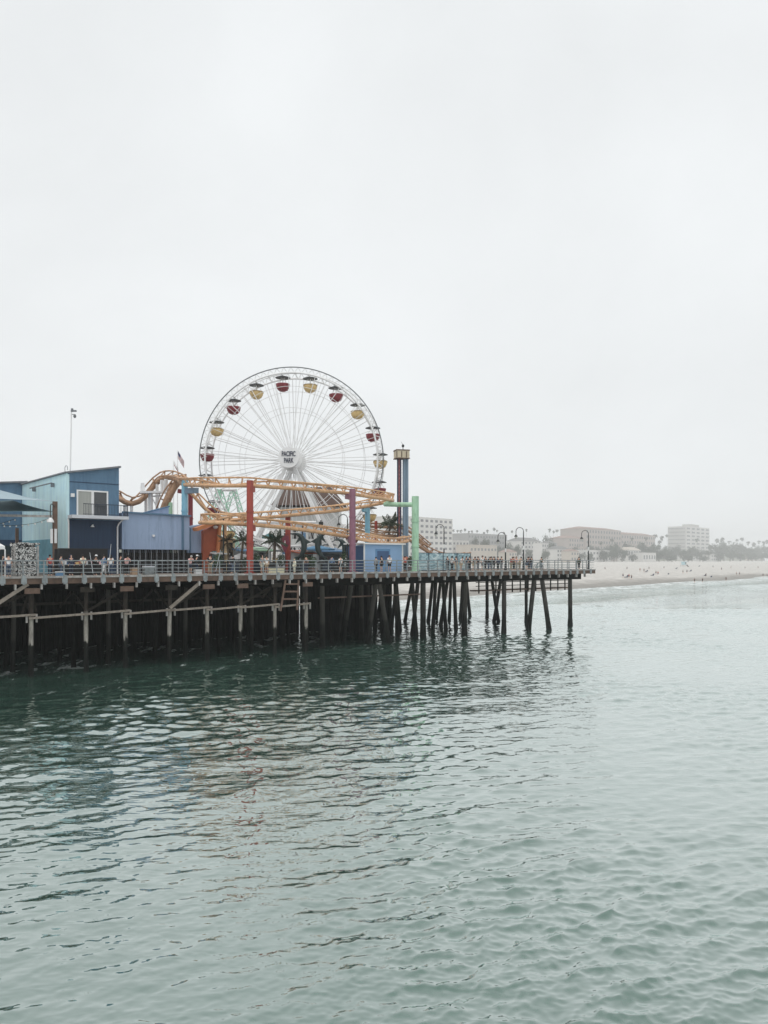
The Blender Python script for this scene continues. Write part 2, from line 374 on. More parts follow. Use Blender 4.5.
for p, c in ((.40,(.042,.040,.036)),(.9,(.06,.055,.048))): k = e.new(p); k.color = (*c,1)
L.new(dv_.outputs[0], cr.inputs[0]); L.new(cr.outputs[0], b.inputs['Base Color'])
bp = N.new('ShaderNodeBump'); bp.inputs['Distance'].default_value = .06; L.new(t.outputs['Fac'], bp.inputs['Height']); L.new(bp.outputs['Normal'], b.inputs['Normal'])

# ------------------------------------------------------------------ the pier
SR = 72.5
pier = thing('pier', PL(20,0,0), 'long dark timber pier on tall piles standing in the green sea', 'pier')
def poly(mb, st, z0, z1): mb.hexa([PL(s,t,z0) for s,t in st], [PL(s,t,z1) for s,t in st])
mb = MB(); poly(mb, [(-45,0),(SR,0),(SR,42),(34,60),(34,130),(-45,130)], 7.42, DZ); mb.build('deck', M['plank'], pier)
mb = MB(); mb.pbox(-45,SR+.1,-.14,-.004,7.16,7.60); mb.build('edge_beam', M['fascia'], pier)
mb = MB(); mb.pbox(-45,SR+.12,-.2,.12,7.604,7.76); mb.build('kerb', M['trim'], pier)
mb = MB(); mb.pbox(SR+.004,SR+.14,.13,42,7.16,7.60); mb.build('edge_beam', M['fascia'], pier)
mb = MB(); mb.pbox(SR-.1,SR+.2,.125,42,7.604,7.76); mb.build('kerb', M['trim'], pier)
s = -8.6
while s < SR-.3:                                    # pale joist ends along the edge
    mb = MB(); mb.pbox(s-.06,s+.06,-.17,.1,6.74,7.155); mb.build('joist_end', M['trim'], pier); s += 1.88
for t0 in (1.5,3.2,5,7,9.5,12.5,16,20,25,31):
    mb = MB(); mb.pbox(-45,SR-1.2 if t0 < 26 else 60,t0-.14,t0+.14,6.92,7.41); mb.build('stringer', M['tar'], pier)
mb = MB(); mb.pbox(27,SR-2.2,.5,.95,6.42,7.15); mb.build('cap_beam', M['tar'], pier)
left_px = [31,86,125.5,170,207,241,275,306]
bent_left = [-28,-24,-20,-16,-12,-8,-4.2]+[spx(p,.4) for p in left_px]
right_px = [322,346,376,423,465,504,538,570]
bent_right = [spx(p,.8) for p in right_px]
for s in bent_left+bent_right:
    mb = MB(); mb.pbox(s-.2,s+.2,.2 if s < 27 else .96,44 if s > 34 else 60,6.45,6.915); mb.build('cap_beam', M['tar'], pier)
for s in bent_left[6:]:                             # square cap ends seen over the small piles
    mb = MB(); mb.pbox(s-.55,s+.55,.02,.19,6.42,6.84); mb.build('cap_end', M['brown'] if random.random() < .5 else M['dark'], pier)
mb = MB(); poly(mb, [(-45,129),(34,129),(34,129.6),(-45,129.6)], 0, 7.4); mb.build('back_light_block', M['tar'], pier)  # unseen wall added at the back to block light under the deck
def pile(a, b, r0, r1, m, n=10, flare=1.0):
    mb = MB(); a = V(a); b = V(b); k = 9; pts = []; rr = []
    wx, wy = random.uniform(-.05,.05), random.uniform(-.05,.05)
    for i in range(k+1):
        u = i/k; p = a.lerp(b,u)+V((wx,wy,0))*math.sin(u*3.1); pts.append(p)
        q = r0+(r1-r0)*u
        if p.z < 1.0: q *= 1+flare*.22*(1-max(p.z,0))
        rr.append(q*random.uniform(.95,1.05))
    mb.tube(pts, rr, n); return mb
cnt = 0
def add_pile(a, b, r0, r1, m, flare=1.0):
    global cnt; cnt += 1
    pile(a,b,r0,r1,m,flare=flare).build('pile', m, pier, smooth=True)
for s in bent_left[3:]: add_pile(PL(s+random.uniform(-.1,.1),.4,-3), PL(s,.4,6.5), .185,.165, M['wetfootpile'])
# big piles of the newer end
def big(px_top, px_bot, y_bot, t_top=.7, r=.27):
    Y = H*F/(y_bot-HZ); b = V(((px_bot-CX)/F*Y, Y, 0)); tp = dk(px_top, t_top, 6.45); d = (b-tp)
    add_pile(b+d*(2.5/6.45), tp, r, r*.93, M['bigpile'], 1.3)
for a in ((322,322,648),(351,343,640),(376,367.5,643.5),(379,389,643.5),(361,361,638,1.6),(423,423,637.5,.7,.33),(465,464.5,635.5,.7,.33),(504,503.5,633.5,.7,.3),(534,528.5,630.5,.8,.3),(542,549,630.5,.8,.3),(570,570,627.5,.8,.3)): big(*a)
# piles further in, standing or raking
def small(px, y, lean=0, r=.26, top=6.45):
    Y = H*F/(y-HZ); b = V(((px-CX)/F*Y, Y, 0)); tp = V((b.x+lean*Y/F, b.y, top)); add_pile(b+(b-tp)*.4, tp, r, r*.93, M['bigpile'])
for a in ((487,618),(494,622,7),(498.5,622,-7),(526,622,0,.24),(441,625,7),(433,628,3),(446,630,-3),(456,629,-2),(449,620,2),(412,634,6),(400,630,-4),(405,622,8),(416,636,-4),(428,622,5),
          (338,636,8),(333,630,-3),(353,628,2),(370,632,-2),(383,634,1),(391,628,6),(397,634,-2),(436,618,5),(470,617,-4),(460,619,3),(345,622),(378,620,5),(330,620,2)): small(*a)
rows = [4,8,12,16,21,27,34,42,50,60,72,85,100,115]
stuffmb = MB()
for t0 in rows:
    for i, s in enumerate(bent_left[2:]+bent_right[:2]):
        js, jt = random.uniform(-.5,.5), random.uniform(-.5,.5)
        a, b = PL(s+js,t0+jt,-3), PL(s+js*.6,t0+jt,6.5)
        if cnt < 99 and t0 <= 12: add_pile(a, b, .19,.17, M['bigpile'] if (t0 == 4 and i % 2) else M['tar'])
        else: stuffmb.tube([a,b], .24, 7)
for t0 in (48,60,75,90,105,120):                     # dense older rows under the back of the deck, packed to stop light
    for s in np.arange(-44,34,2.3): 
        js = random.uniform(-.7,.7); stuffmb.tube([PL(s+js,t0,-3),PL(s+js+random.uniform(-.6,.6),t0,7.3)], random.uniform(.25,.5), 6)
for t0, e in ((17.5,spx(392,17.5)),(19.2,spx(372,19.2))):                # close-set timber screen added under the deck to keep it dark
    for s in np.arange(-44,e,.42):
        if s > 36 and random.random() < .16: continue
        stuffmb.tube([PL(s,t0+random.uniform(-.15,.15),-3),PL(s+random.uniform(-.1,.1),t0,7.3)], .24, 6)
for t0 in (22,25,29,34,39):  # extra close piles added to darken the middle stretch
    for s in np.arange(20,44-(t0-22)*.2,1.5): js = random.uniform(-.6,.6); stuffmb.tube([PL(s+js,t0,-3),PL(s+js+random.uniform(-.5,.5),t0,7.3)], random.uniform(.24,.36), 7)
o = stuffmb.build('pile_rows_and_screen', M['tar'], pier); o['kind'] = 'stuff'
# pale walers and braces between the small piles
wl = bent_left[5:]
for i, (a, b) in enumerate(zip(wl, wl[1:])):
    z = 4.62+.06*(i % 2); mb = MB(); mb.bar(PL(a-.25,.08,z-.03+random.uniform(-.05,.05)), PL(b+.25,.08,z+.1+random.uniform(-.05,.05)), .13,.17); mb.build('waler', M['pale'], pier)
    mb = MB(); mb.bar(PL(a,7.7,5.2), PL(b,7.7,5.2), .16,.22); mb.build('waler', M['dark'], pier)
    if i % 2: mb = MB(); mb.bar(PL(a,1.0,4.7), PL(b,1.2,6.4), .12,.2); mb.build('brace', M['dark'], pier)
for s in wl:
    for d in (-.36,.36): 
        mb = MB(); mb.pbox(s+d-.06,s+d+.06,.17,.31,4.2,4.85); mb.build('waler_block', M['trim'], pier)
def brace(p, q, m='pale', w=.14, h=.26): mb = MB(); mb.bar(p, q, w, h); mb.build('brace', M[m], pier)
brace(pp(-6,606,.0), pp(28,584,.0)); brace(pp(170,608,.0), pp(200.5,582,.0)); brace(pp(172.5,607,.14), pp(199,586,.16), 'dark')
brace(pp(31,588,.9), pp(36,612,.9), 'dark',.1,.16); brace(pp(31,588,1.2), pp(22,614,1.2), 'dark',.1,.16)
brace(pp(248,583.5,1.2), pp(272,584,1.2), 'dark',.1,.2); brace(pp(262,598,1.4), pp(277,580,1.4), 'dark',.12,.2); brace(pp(225,600,1.4), pp(247,582,1.4), 'dark',.12,.2)
for s in bent_left[7:]:
    for t0 in (.9,4.4): 
        for t1 in (3.6,):
            brace(PL(s+.15,t0,4.9 if t0 < 4 else 6.3), PL(s+.15,t0+3,6.3 if t0 < 4 else 4.9), 'dark',.1,.2)
# low catwalk slung under the far end
ca, cb = spx(468,4), spx(568,2.6)
for z in (5.15,):
    mb = MB(); mb.pbox(ca,cb,2.6,3.7,z,z+.14); mb.build('catwalk', M['brown'], pier)
for z in (5.75,6.2): mb = MB(); mb.pbox(ca,cb,2.62,2.7,z,z+.09); mb.build('catwalk_rail', M['dark'], pier)
s = ca+.4
while s < cb: mb = MB(); mb.pbox(s-.07,s+.07,2.5,2.61,4.9,6.9); mb.build('catwalk_hanger', M['dark'], pier); s += 1.55
ca, cb = spx(318,2.2), spx(420,2.2)
mb = MB(); mb.pbox(ca,cb,2.1,2.25,5.05,5.2); mb.build('catwalk_rail', M['brown'], pier)

# wooden ladder hung under the deck edge
lp = pp(291,584,-.1)
lad = thing('wooden_ladder', (lp.x,lp.y,6.9), 'brown wooden ladder hung under the deck edge between two pale piles', 'ladder')
mb = MB(); mb.bar(pp(285.5,580,-.02), pp(280.5,611,-.08), .12,.16); mb.build('rail', M['brown'], lad)
mb = MB(); mb.bar(pp(298.5,580,-.02), pp(297,610,-.08), .12,.16); mb.build('rail', M['brown'], lad)
for y in (584,591.5,599): mb = MB(); mb.bar(pp(285-(y-580)*.16,y,-.05), pp(298.3,y,-.05), .1,.16); mb.build('rung', M['brown'], lad)

# ------------------------------------------------------------------ railing
rail = thing('pier_railing', PL(32,.06,DZ), 'grey steel railing with four thin rails along the pier edge', 'railing')
s = -8.0; k = 0; posts = []
while s < SR-.1:
    posts.append(s); mb = MB(); mb.pbox(s-.04,s+.04,.0,.08,DZ+.06,DZ+1.26); p = mb.build('post', M['galv'], rail)
    mb = MB(); mb.pbox(s-.2,s+.2,-.235,-.142,7.2,7.59); mb.pbox(s-.1,s+.1,-.24,-.15,7.10,7.2); mb.pbox(s-.12,s+.12,-.26,-.202,7.59,7.84); mb.build('base_plate', M['galv'], p); s += 1.5
for z in (1.25,.93,.62,.32):
    mb = MB(); mb.pbox(-45,SR,.01,.075,DZ+z-(.045 if z > 1 else .025),DZ+z+(.045 if z > 1 else .025)); mb.build('rail', M['galv'], rail)
rail2 = thing('pier_railing', PL(SR,20,DZ), 'grey steel railing around the seaward end corner of the pier', 'railing')
for t0 in np.arange(1.2,40,1.6): mb = MB(); mb.pbox(SR-.08,SR,t0-.04,t0+.04,DZ+.06,DZ+1.26); mb.build('post', M['galv'], rail2)
for z in (1.25,.93,.62,.32): mb = MB(); mb.pbox(SR-.075,SR-.01,.1,40,DZ+z-.03,DZ+z+.03); mb.build('rail', M['galv'], rail2)

# ------------------------------------------------------------------ lamp posts
def crook(px, ytop, t, label, side=-1, reach=.95):
    b = dk(px, t); top = zz(px, ytop, t); o = thing('street_lamp', b, label, 'lamp post', 'curved lamp posts along the pier')
    mb = MB(); mb.lathe(b, [(.19,.0),(.19,.12),(.14,.3),(.14,.75),(.1,.85),(.085,2.2)], 12); mb.build('base', M['black'], o, True)
    r = reach/2; zc = top-r; d = V((1,0,0))*side
    mb = MB(); mb.tube([b+V((0,0,2.15)), V((b.x,b.y,zc))], [.075,.055], 8); mb.build('pole', M['black'], o, True)
    pts = [V((b.x,b.y,zc))+d*(r-r*math.cos(a))+V((0,0,r*math.sin(a))) for a in np.linspace(0,math.pi,15)]
    end = pts[-1]; mb = MB(); mb.tube(pts+[end-V((0,0,.45))], .042, 7); mb.build('arm', M['black'], o, True)
    mb = MB(); e = end-V((0,0,.95)); mb.lathe(e, [(.03,.55),(.1,.5),(.22,.3),(.24,.26)], 12); mb.build('lamp_shade', M['black'], o, True)
    mb = MB(); mb.lathe(e, [(.02,0),(.13,.05),(.17,.15),(.18,.25)], 12); mb.build('globe', M['lens'], o, True)
    mb = MB(); mb.box(b+V((0,-.09,(top-DZ)*.53)), (.16,.03,.5)); mb.build('sign_plate', M['white'], o)
    return o
crook(505.5,532.5,2.6,'black curved lamp post above the standing crowd, left of a taller lamp')
crook(523.5,527.5,1.0,'tallest black curved lamp post, beside the parked bicycle on the pier')
crook(588.5,530.5,1.0,'black curved lamp post at the seaward end corner of the pier')
crook(444,524.5,3.6,'black curved lamp post behind the blue printed banner fence')
crook(347.5,514.5,4.2,'black curved lamp post standing just behind the purple coaster column')
# ------------------------------------------------------------------ buildings on the pier
C = dict(
 slate=mat('slate_blue_stucco', srgb(80,116,146), .8, .22, 1.1, bump=.15, dirt=srgb(62,92,120), dirt_amt=.6, stretch=(1,1,.16)),
 paleblue=mat('pale_blue_stucco', srgb(172,206,236), .8, .12, .6, bump=.1, dirt=srgb(138,178,208), dirt_amt=.6, stretch=(1.4,1.4,.2)),
 teal=mat('teal_paint', srgb(96,152,170), .7, .25, .8, dirt=srgb(46,100,118)),
 navy=mat('navy_boards', srgb(36,56,84), .75, .25, 1.2, stretch=(6,6,.3)),
 peri=mat('periwinkle_stucco', srgb(138,160,192), .8, .12, .5, bump=.1, dirt=srgb(108,128,160), dirt_amt=.7, stretch=(1.6,1.6,.22)),
 slab=mat('pale_concrete', srgb(186,190,196), .7, .1, 2),
 frame=mat('white_frame', srgb(222,224,222), .4, .05, 2),
 glass=mat('dark_glass', (.03,.035,.04), .06, .1, 1, spec=.8),
 curtain=mat('grey_curtain', srgb(150,152,146), .8, .2, 1.5, stretch=(9,9,.2)),
 rail=mat('navy_iron', srgb(34,44,62), .5, .1),
 roof=mat('grey_roofing', srgb(110,114,120), .9, .2, 1),
 blackslat=mat('black_slats', srgb(30,29,31), .7, .3, 2),
 orange=mat('orange_paint', srgb(206,120,66), .5, .12, 1.2, dirt=srgb(180,90,40)),
 rust=mat('burnt_orange_paint', srgb(168,78,48), .55, .15, 1.2),
 sail=mat('teal_sailcloth', srgb(74,104,112), .75, .12, .6),
 sail2=mat('grey_sailcloth', srgb(140,162,172), .75, .1, .6),
 red=mat('red_paint', srgb(160,56,44), .55, .22, 1.2, dirt=srgb(112,52,44), dirt_amt=.7, stretch=(1,1,.3)),
 purple=mat('purple_paint', srgb(138,88,108), .55, .22, 1.2, dirt=srgb(100,66,82), dirt_amt=.7, stretch=(1,1,.3)),
 green=mat('mint_green_paint', srgb(148,192,158), .55, .2, 1.2, dirt=srgb(98,142,108), dirt_amt=.7, stretch=(1,1,.3)),
 sky=mat('light_blue_paint', srgb(112,172,196), .45, .1, .8, dirt=srgb(92,146,172), dirt_amt=.5, stretch=(1,1,.3)),
 maroon=mat('maroon_paint', srgb(148,50,60), .45, .12, .8),
 dblue=mat('deep_blue_paint', srgb(104,128,148), .5, .12, .8),
 track=mat('ochre_track_paint', srgb(202,154,108), .5, .25, 1.6, dirt=srgb(138,92,60), dirt_amt=.75),
 rusty=mat('worn_track_paint', srgb(170,128,94), .55, .25, 1.3, dirt=srgb(100,66,48), dirt_amt=.7),
 wheelw=mat('wheel_white_paint', srgb(226,228,228), .4, .06, 1),
 wheelg=mat('wheel_grey_steel', srgb(96,100,104), .5, .1, 1),
 canopy=mat('charcoal_canopy', srgb(70,76,80), .6, .15, 1.5),
 gred=mat('gondola_red', srgb(136,34,44), .4, .15, 1.5, dirt=srgb(90,26,34)),
 gyel=mat('gondola_mustard', srgb(214,178,110), .45, .12, 1.5, dirt=srgb(160,126,70)),
 navytext=mat('navy_lettering', srgb(34,44,70), .6, .02),
 brownroof=mat('brown_roofing', srgb(84,64,56), .85, .35, 1.6, stretch=(4,4,.6)),
 boothblue=mat('booth_blue_paint', srgb(128,166,208), .6, .08, .8),
 boothdark=mat('booth_dark_blue', srgb(56,88,132), .6, .12, .8),
 boothmid=mat('booth_mid_blue', srgb(86,134,180), .6, .08, .8),
)
g10 = 10.0
s0, s1 = spx(68,g10), spx(119,g10)
zl, zr = zz(68,473,g10), zz(119,467.5,g10)
tb = thing('blue_building', PL((s0+s1)/2,14,DZ), 'two storey dark blue building with white balcony door and light blue side', 'building')
mb = MB()
q = [(s0,g10),(s1,g10),(s1,24),(s0,24)]; hts = [zl,zr,zr,zl]
mb.hexa([PL(s,t,DZ) for s,t in q], [PL(s,t,h) for (s,t),h in zip(q,hts)]); mb.build('wall', C['slate'], tb)
mb = MB(); a, b = PL(s0-.1,g10-.12,zl+.06), PL(s1+.1,g10-.12,zr+.06); mb.bar(a,b,.3,.16)
mb.bar(PL(s1+.06,g10,zr+.06), PL(s1+.06,24,zr+.06), .25,.16); mb.build('roof_trim', C['roof'], tb)
mb = MB(); mb.pbox(s0-.12,s0-.003,g10+.02,24.4,DZ,zl-.02); sw = mb.build('side_wall', C['paleblue'], tb)
mb = MB(); mb.pbox(s0-.16,s0-.123,g10+3.6,24.3,DZ,DZ+3.3); mb.build('painted_panel', C['teal'], sw)
mb = MB(); mb.pbox(s0-.28,s0+.05,g10-.1,24.5,zl,zl+.12); mb.build('roof_trim', C['roof'], sw)
mb = MB(); mb.pbox(s0-.18,s0+.1,g10-.06,g10-.004,DZ,zl-.1); mb.build('corner_trim', C['paleblue'], tb)
for z in (zz(30,487,18),): 
    mb = MB(); mb.pbox(s0-.6,s0-.48,13,20,z,z+.1)
    for t in (13.4,19.4): mb.pbox(s0-.48,s0-.17,t,t+.1,z-.3,z+.1)
    mb.build('wall_bracket', C['roof'], sw)
# balcony
zb0, zb1 = zz(95,518.6,g10-.9), zz(95,515.6,g10-.9)
mb = MB(); mb.pbox(s0-.05,s1+.45,g10-1.3,g10-.003,zb0-.02,zb1); bal = mb.build('balcony', C['slab'], tb)
for s in np.arange(s0+.1,s1+.45,.32):
    pass
mb = MB()
for s in np.arange(s0+1.0,s1+.42,.14): mb.pbox(s-.012,s+.012,g10-1.26,g10-1.235,zb1,zb1+1.0)
for t in np.arange(g10-1.2,g10-.05,.14): mb.pbox(s1+.39,s1+.415,t,t+.025,zb1,zb1+1.0)
mb.pbox(s0+.95,s1+.44,g10-1.28,g10-1.22,zb1+1.0,zb1+1.06); mb.pbox(s1+.38,s1+.44,g10-1.22,g10,zb1+1.0,zb1+1.06)
mb.pbox(s0+.95,s1+.44,g10-1.27,g10-1.22,zb1+.08,zb1+.12); mb.build('balustrade', C['rail'], bal)
for s in (s0+1.7,s0+2.35,s0+3.3,s0+3.9):          # chairs on the balcony
    pass
mb = MB(); mb.pbox(s0+.12,s1,g10-.025,g10-.003,zz(95,483,g10)-.05,zz(95,483,g10)+.02); mb.build('wall_joint', C['navy'], tb)
d0, d1 = spx(76.5,g10), spx(108,g10); zt = zz(92,490.5,g10)
mb = MB()
for a, b, z0_, z1_ in ((d0,d1,zt-.13,zt),(d0,d0+.14,zb1,zt-.131),(d1-.14,d1,zb1,zt-.131),((d0+d1)/2-.12,(d0+d1)/2+.12,zb1,zt-.131)): mb.pbox(a,b,g10-.07,g10-.003,z0_,z1_)
dr = mb.build('balcony_door', C['frame'], tb)
mb = MB(); mb.pbox(d0+.14,(d0+d1)/2-.12,g10-.03,g10-.004,zb1,zt-.13); mb.build('curtain', C['curtain'], dr)
mb = MB(); mb.pbox((d0+d1)/2+.12,d1-.14,g10-.03,g10-.004,zb1,zt-.13); mb.build('pane', C['glass'], dr)
mb = MB(); mb.pbox(s0+.05,s1-.02,g10-.04,g10-.003,DZ,zb0-.1); lo = mb.build('ground_floor_cladding', C['navy'], tb)
mb = MB(); mb.pbox(spx(95,g10),spx(106,g10),g10-.09,g10-.042,DZ,DZ+2.1); mb.build('door', C['rail'], lo)
for px in (68.6,117.5):
    a = pp(px,551,g10-.15); a.z = DZ; tpz = zz(px,527,g10)
    mb = MB(); pts = [a, V((a.x,a.y,tpz)), V((a.x+.1,a.y,tpz+.25)), pp(px+4,521,g10-.3), pp(px+5.5,519.5,g10-.4)]
    if px < 80: pts = pts[:2]+[V((a.x,a.y,tpz+.3)), V((a.x-.05,a.y,zb0-.03))]
    mb.tube(pts, .07, 8); mb.build('drainpipe', C['frame'], tb, True)
mb = MB(); mb.pbox(spx(70.5,g10),spx(73.8,g10),g10-.25,g10-.004,zz(72,497,g10),zz(72,493.5,g10)); mb.build('meter_box', C['frame'], tb)
mb = MB(); p = pp(92.5,526.5,g10-.2); mb.lathe(p, [(.02,.18),(.16,.0),(.18,-.05)], 10); mb.box(p+V((0,.1,.15)), (.06,.25,.06), A); mb.build('wall_lamp', C['frame'], tb)
# antenna mast on the roof corner
mp_ = dk(70.2,10.6,zl)
an = thing('antenna_mast', mp_, 'tall thin mast with cameras on the roof corner of the dark blue building', 'mast')
ztop = zz(71.5,410,10.6)
mb = MB(); mb.tube([mp_, V((mp_.x+.12,mp_.y,ztop))], [.075,.055], 8); mb.build('pole', C['frame'], an, True)
mb = MB(); c = V((mp_.x+.2,mp_.y,ztop)); mb.box(c+V((.12,0,-.1)), (.5,.14,.14)); mb.box(c+V((-.02,0,-.02)), (.16,.16,.3)); mb.build('antenna', C['roof'], an)
mb = MB(); mb.lathe(c+V((.22,0,-.75)), [(.05,.35),(.12,.25),(.13,.1),(.05,0)], 10); mb.box(c+V((.05,0,-.42)), (.4,.05,.05)); mb.build('camera', C['wheelg'], an)
mb = MB(); a = dk(66.2,10.8,zl+.1); mb.tube([a+V((-.12,0,0)),a+V((-.12,0,.45))]+[a+V((-.12*math.cos(x),0,.45+.2*math.sin(x))) for x in np.linspace(0,math.pi,8)]+[a+V((.12,0,.25))], .025, 6); mb.build('vent_pipe', C['roof'], tb, True)
# neighbour to the left
s2, s3 = spx(-40,24.6), spx(25,24.6)
nb = thing('flat_roofed_building', PL((s2+s3)/2,28,DZ), 'dark blue flat building partly hidden behind the teal shade sails', 'building')
mb = MB(); zz0, zz1 = zz(0,485,24.6), zz(25,482.5,24.6)
q = [(s2,24.6),(s3+.2,24.6),(s3+.2,32),(s2,32)]; mb.hexa([PL(s,t,DZ) for s,t in q],[PL(s,t,h) for (s,t),h in zip(q,(zz0-.2,zz1,zz1,zz0-.2))]); mb.build('wall', C['slate'], nb)
mb = MB(); mb.bar(PL(s2,24.5,zz0-.1), PL(s3+.2,24.5,zz1+.08), .3,.18); mb.build('roof_trim', C['roof'], nb)
mb = MB(); mb.pbox(s2+1,s3-.3,24.4,24.58,DZ,DZ+3.4); mb.build('shopfront', C['navy'], nb)
for k in range(3):
    mb = MB(); mb.pbox(s3-7+k*2.2,s3-5.2+k*2.2,24.3,24.39,DZ+.6,DZ+2.8); mb.build('window', C['glass'], nb)

# low periwinkle building
l0, l1 = spx(119.5,g10)+.25, spx(189.5,g10)
zt0, zt1 = zz(120,512.5,g10), zz(189,516.5,g10)
lb = thing('low_building', PL((l0+l1)/2,11,DZ), 'low periwinkle blue building over a black slatted base', 'building')
zu = zz(155,549.5,g10)
def slab4(mb, q, zb, zt): mb.hexa([PL(s,t,z) for (s,t),z in zip(q,zb)], [PL(s,t,z) for (s,t),z in zip(q,zt)])
mb = MB(); slab4(mb, [(l0,g10),(l1,g10),(l1,12.6),(l0,12.6)], [zu]*4, [zt0,zt1,zt1,zt0]); mb.build('wall', C['peri'], lb)
mb = MB(); mb.bar(PL(l0,g10-.1,zt0+.05), PL(l1+.1,g10-.1,zt1+.05), .26,.14); mb.build('roof_trim', C['slate'], lb)
r0, r1 = l1-.85, l1-.65
mb = MB(); mb.pbox(r0,r1,g10-.1,g10-.004,zu,zt1-.05); mb.build('corner_post', C['slate'], lb)
e0, e1 = l1+.003, spx(203.5,g10+.5)
mb = MB(); slab4(mb, [(e0,g10+.5),(e1,g10+.5),(e1,12.4),(e0,12.4)], [zu-.3]*4, [zz(190,527,g10),zz(203,524,g10)]*1+[zz(203,524,g10),zz(190,527,g10)]); mb.build('side_block', C['peri'], lb)
mb = MB(); mb.pbox(e0+.2,e0+.34,g10+.4,g10+.496,zu-.3,zz(194,528,g10)); mb.build('drainpipe', C['slate'], lb)
mb = MB(); mb.pbox(l0,e1,g10+.35,12.2,DZ,zu-.31); mb.build('base_wall', C['blackslat'], lb)
k = 0
for s in np.arange(l0+.1, l1-.2, .19):
    mb = MB(); mb.pbox(s,s+.09,g10+.18,g10+.345,DZ,zu-.02); mb.build('slat', C['roof'] if k % 3 == 0 else C['blackslat'], lb); k += 1
mb = MB(); p = pp(153.5,535.5,g10-.1); mb.box(p, (.22,.16,.16), A); mb.box(p+V((.02,-.05,-.1)), (.12,.1,.1), A); mb.build('floodlight', C['frame'], lb)
# gabled roof block behind it
a0, a1, a2 = spx(131,13.5), spx(145,13.5), spx(167.5,13.5)
gb = thing('gabled_shed', PL((a0+a2)/2,15,DZ), 'blue shed whose sloping roof rises behind the low periwinkle building', 'building')
mb = MB(); y0_, y1_, y2_ = zz(131,512.5,13.5), zz(145,513,13.5), zz(167,507,13.5)
lst = [(a0,y0_-.4),(a1,y1_),(a2,y2_),(a2,DZ),(a0,DZ)]
mb.hexa([PL(s,13.2,z) for s,z in lst],[PL(s,13.45,z) for s,z in lst]); mb.hexa([PL(s,13.46,z-.02) for s,z in lst],[PL(s,16,z-.02) for s,z in lst]); mb.build('wall', C['peri'], gb)
mb = MB(); mb.bar(PL(a1,13.3,y1_+.06), PL(a2+.1,13.3,y2_+.06), .4,.12); mb.bar(PL(a0,13.3,y0_-.34), PL(a1,13.3,y1_+.06), .4,.12); mb.build('roof_trim', C['slate'], gb)
# orange kiosk
k0, k1 = spx(204,10.2), spx(221,10.2)
ok = thing('orange_kiosk', PL((k0+k1)/2,11,DZ), 'orange kiosk with slanted roof beside the low periwinkle building', 'kiosk')
kt = 10.0
mb = MB(); a, b_, c_, d_ = pp(203.5,531,kt), pp(219.5,522,kt), pp(215.5,556,kt), pp(203.5,556,kt)
for p in (c_, d_): p.z = DZ
n3 = V((-EY,EX,0))
mb.hexa([a,b_,c_,d_],[p+n3*2.2 for p in (a,b_,c_,d_)]); mb.build('wall', C['rust'], ok)
mb = MB(); mb.bar(pp(195,529.5,kt-.4), pp(221.5,520.2,kt-.4), 1.0,.34); mb.build('roof', C['orange'], ok)
mb = MB(); f = pp(216,557,kt-.2); f.z = DZ; mb.bar(pp(220,521.5,kt-.2), f, .32,.3); mb.build('post', C['orange'], ok)
mb = MB(); mb.lathe(pp(215.5,527,kt-.5), [(.02,.2),(.22,.1),(.26,-.05),(.12,-.18),(.0,-.2)], 12); mb.build('lamp', C['frame'], ok, True)

# ------------------------------------------------------------------ shade sails, post, string lights
def cloth(name, corners, sag, m, parent=None, n=14, th=.03):
    a,b,c,d = [V(p) for p in corners]; mb = MB(); g = []
    for i in range(n+1):
        for j in range(n+1):
            u, v = i/n, j/n
            cu = 1-.18*sag*4*v*(1-v); cv = 1-.18*sag*4*u*(1-u)
            uu = .5+(u-.5)*cu; vv = .5+(v-.5)*cv
            p = (a*(1-uu)+b*uu)*(1-vv)+(d*(1-uu)+c*uu)*vv
            p.z -= sag*.3*(4*u*(1-u))*(4*v*(1-v)); g.append(p)
    fs = [(i*(n+1)+j, (i+1)*(n+1)+j, (i+1)*(n+1)+j+1, i*(n+1)+j+1) for i in range(n) for j in range(n)]
    mb.add(g, fs); o = mb.build(name, m, parent, True); k = o.modifiers.new('thickness','SOLIDIFY'); k.thickness = th; return o
s_ = cloth('shade_sail', [pp(-14,486,15), pp(26,497,20), pp(54,501,8), pp(-30,498,6)], .5, C['sail2']); tag(s_, 'pale grey upper shade sail stretched towards the wooden post', 'shade sail', 'shade sails')
s_ = cloth('shade_sail', [pp(-30,500,16), pp(12,500,18), pp(53.5,511.5,8), pp(-25,512.5,5)], .7, C['sail']); tag(s_, 'dark teal lower shade sail sagging beside the wooden post', 'shade sail', 'shade sails')
wp = dk(55,7.8)
po = thing('wooden_post', wp, 'dark wooden post at the tip of the shade sails, carrying a lamp', 'post')
mb = MB(); mb.box((wp.x,wp.y,(DZ+zz(55,501.5,7.8))/2), (.34,.34,zz(55,501.5,7.8)-DZ), A); mb.build('pole', M['brown'], po)
mb = MB(); p = pp(50.5,521,7.5); mb.lathe(p, [(.0,.3),(.12,.28),(.28,0),(.3,-.12),(.0,-.14)], 12); mb.build('lamp', C['frame'], po, True)
mb = MB(); q = [pp(54.5,507,7.6), pp(52,504,7.5), pp(50.5,506,7.5), p+V((0,0,.3))]; mb.tube(crom(q,.1), .04, 6); mb.build('lamp_arm', M['black'], po, True)
for px in (51.6,55.6):
    mb = MB(); c = pp(px,536,7.55); mb.box(c, (.2,.05,1.25), A); mb.build('notice_board', C['frame'], po)
bo = MB(); bo.bar(pp(-30,515,7.9), pp(53.5,516.3,7.9), .16,.2); o = bo.build('awning_beam', M['trim']); tag(o, 'pale horizontal beam running under the shade sails to the wooden post', 'beam')
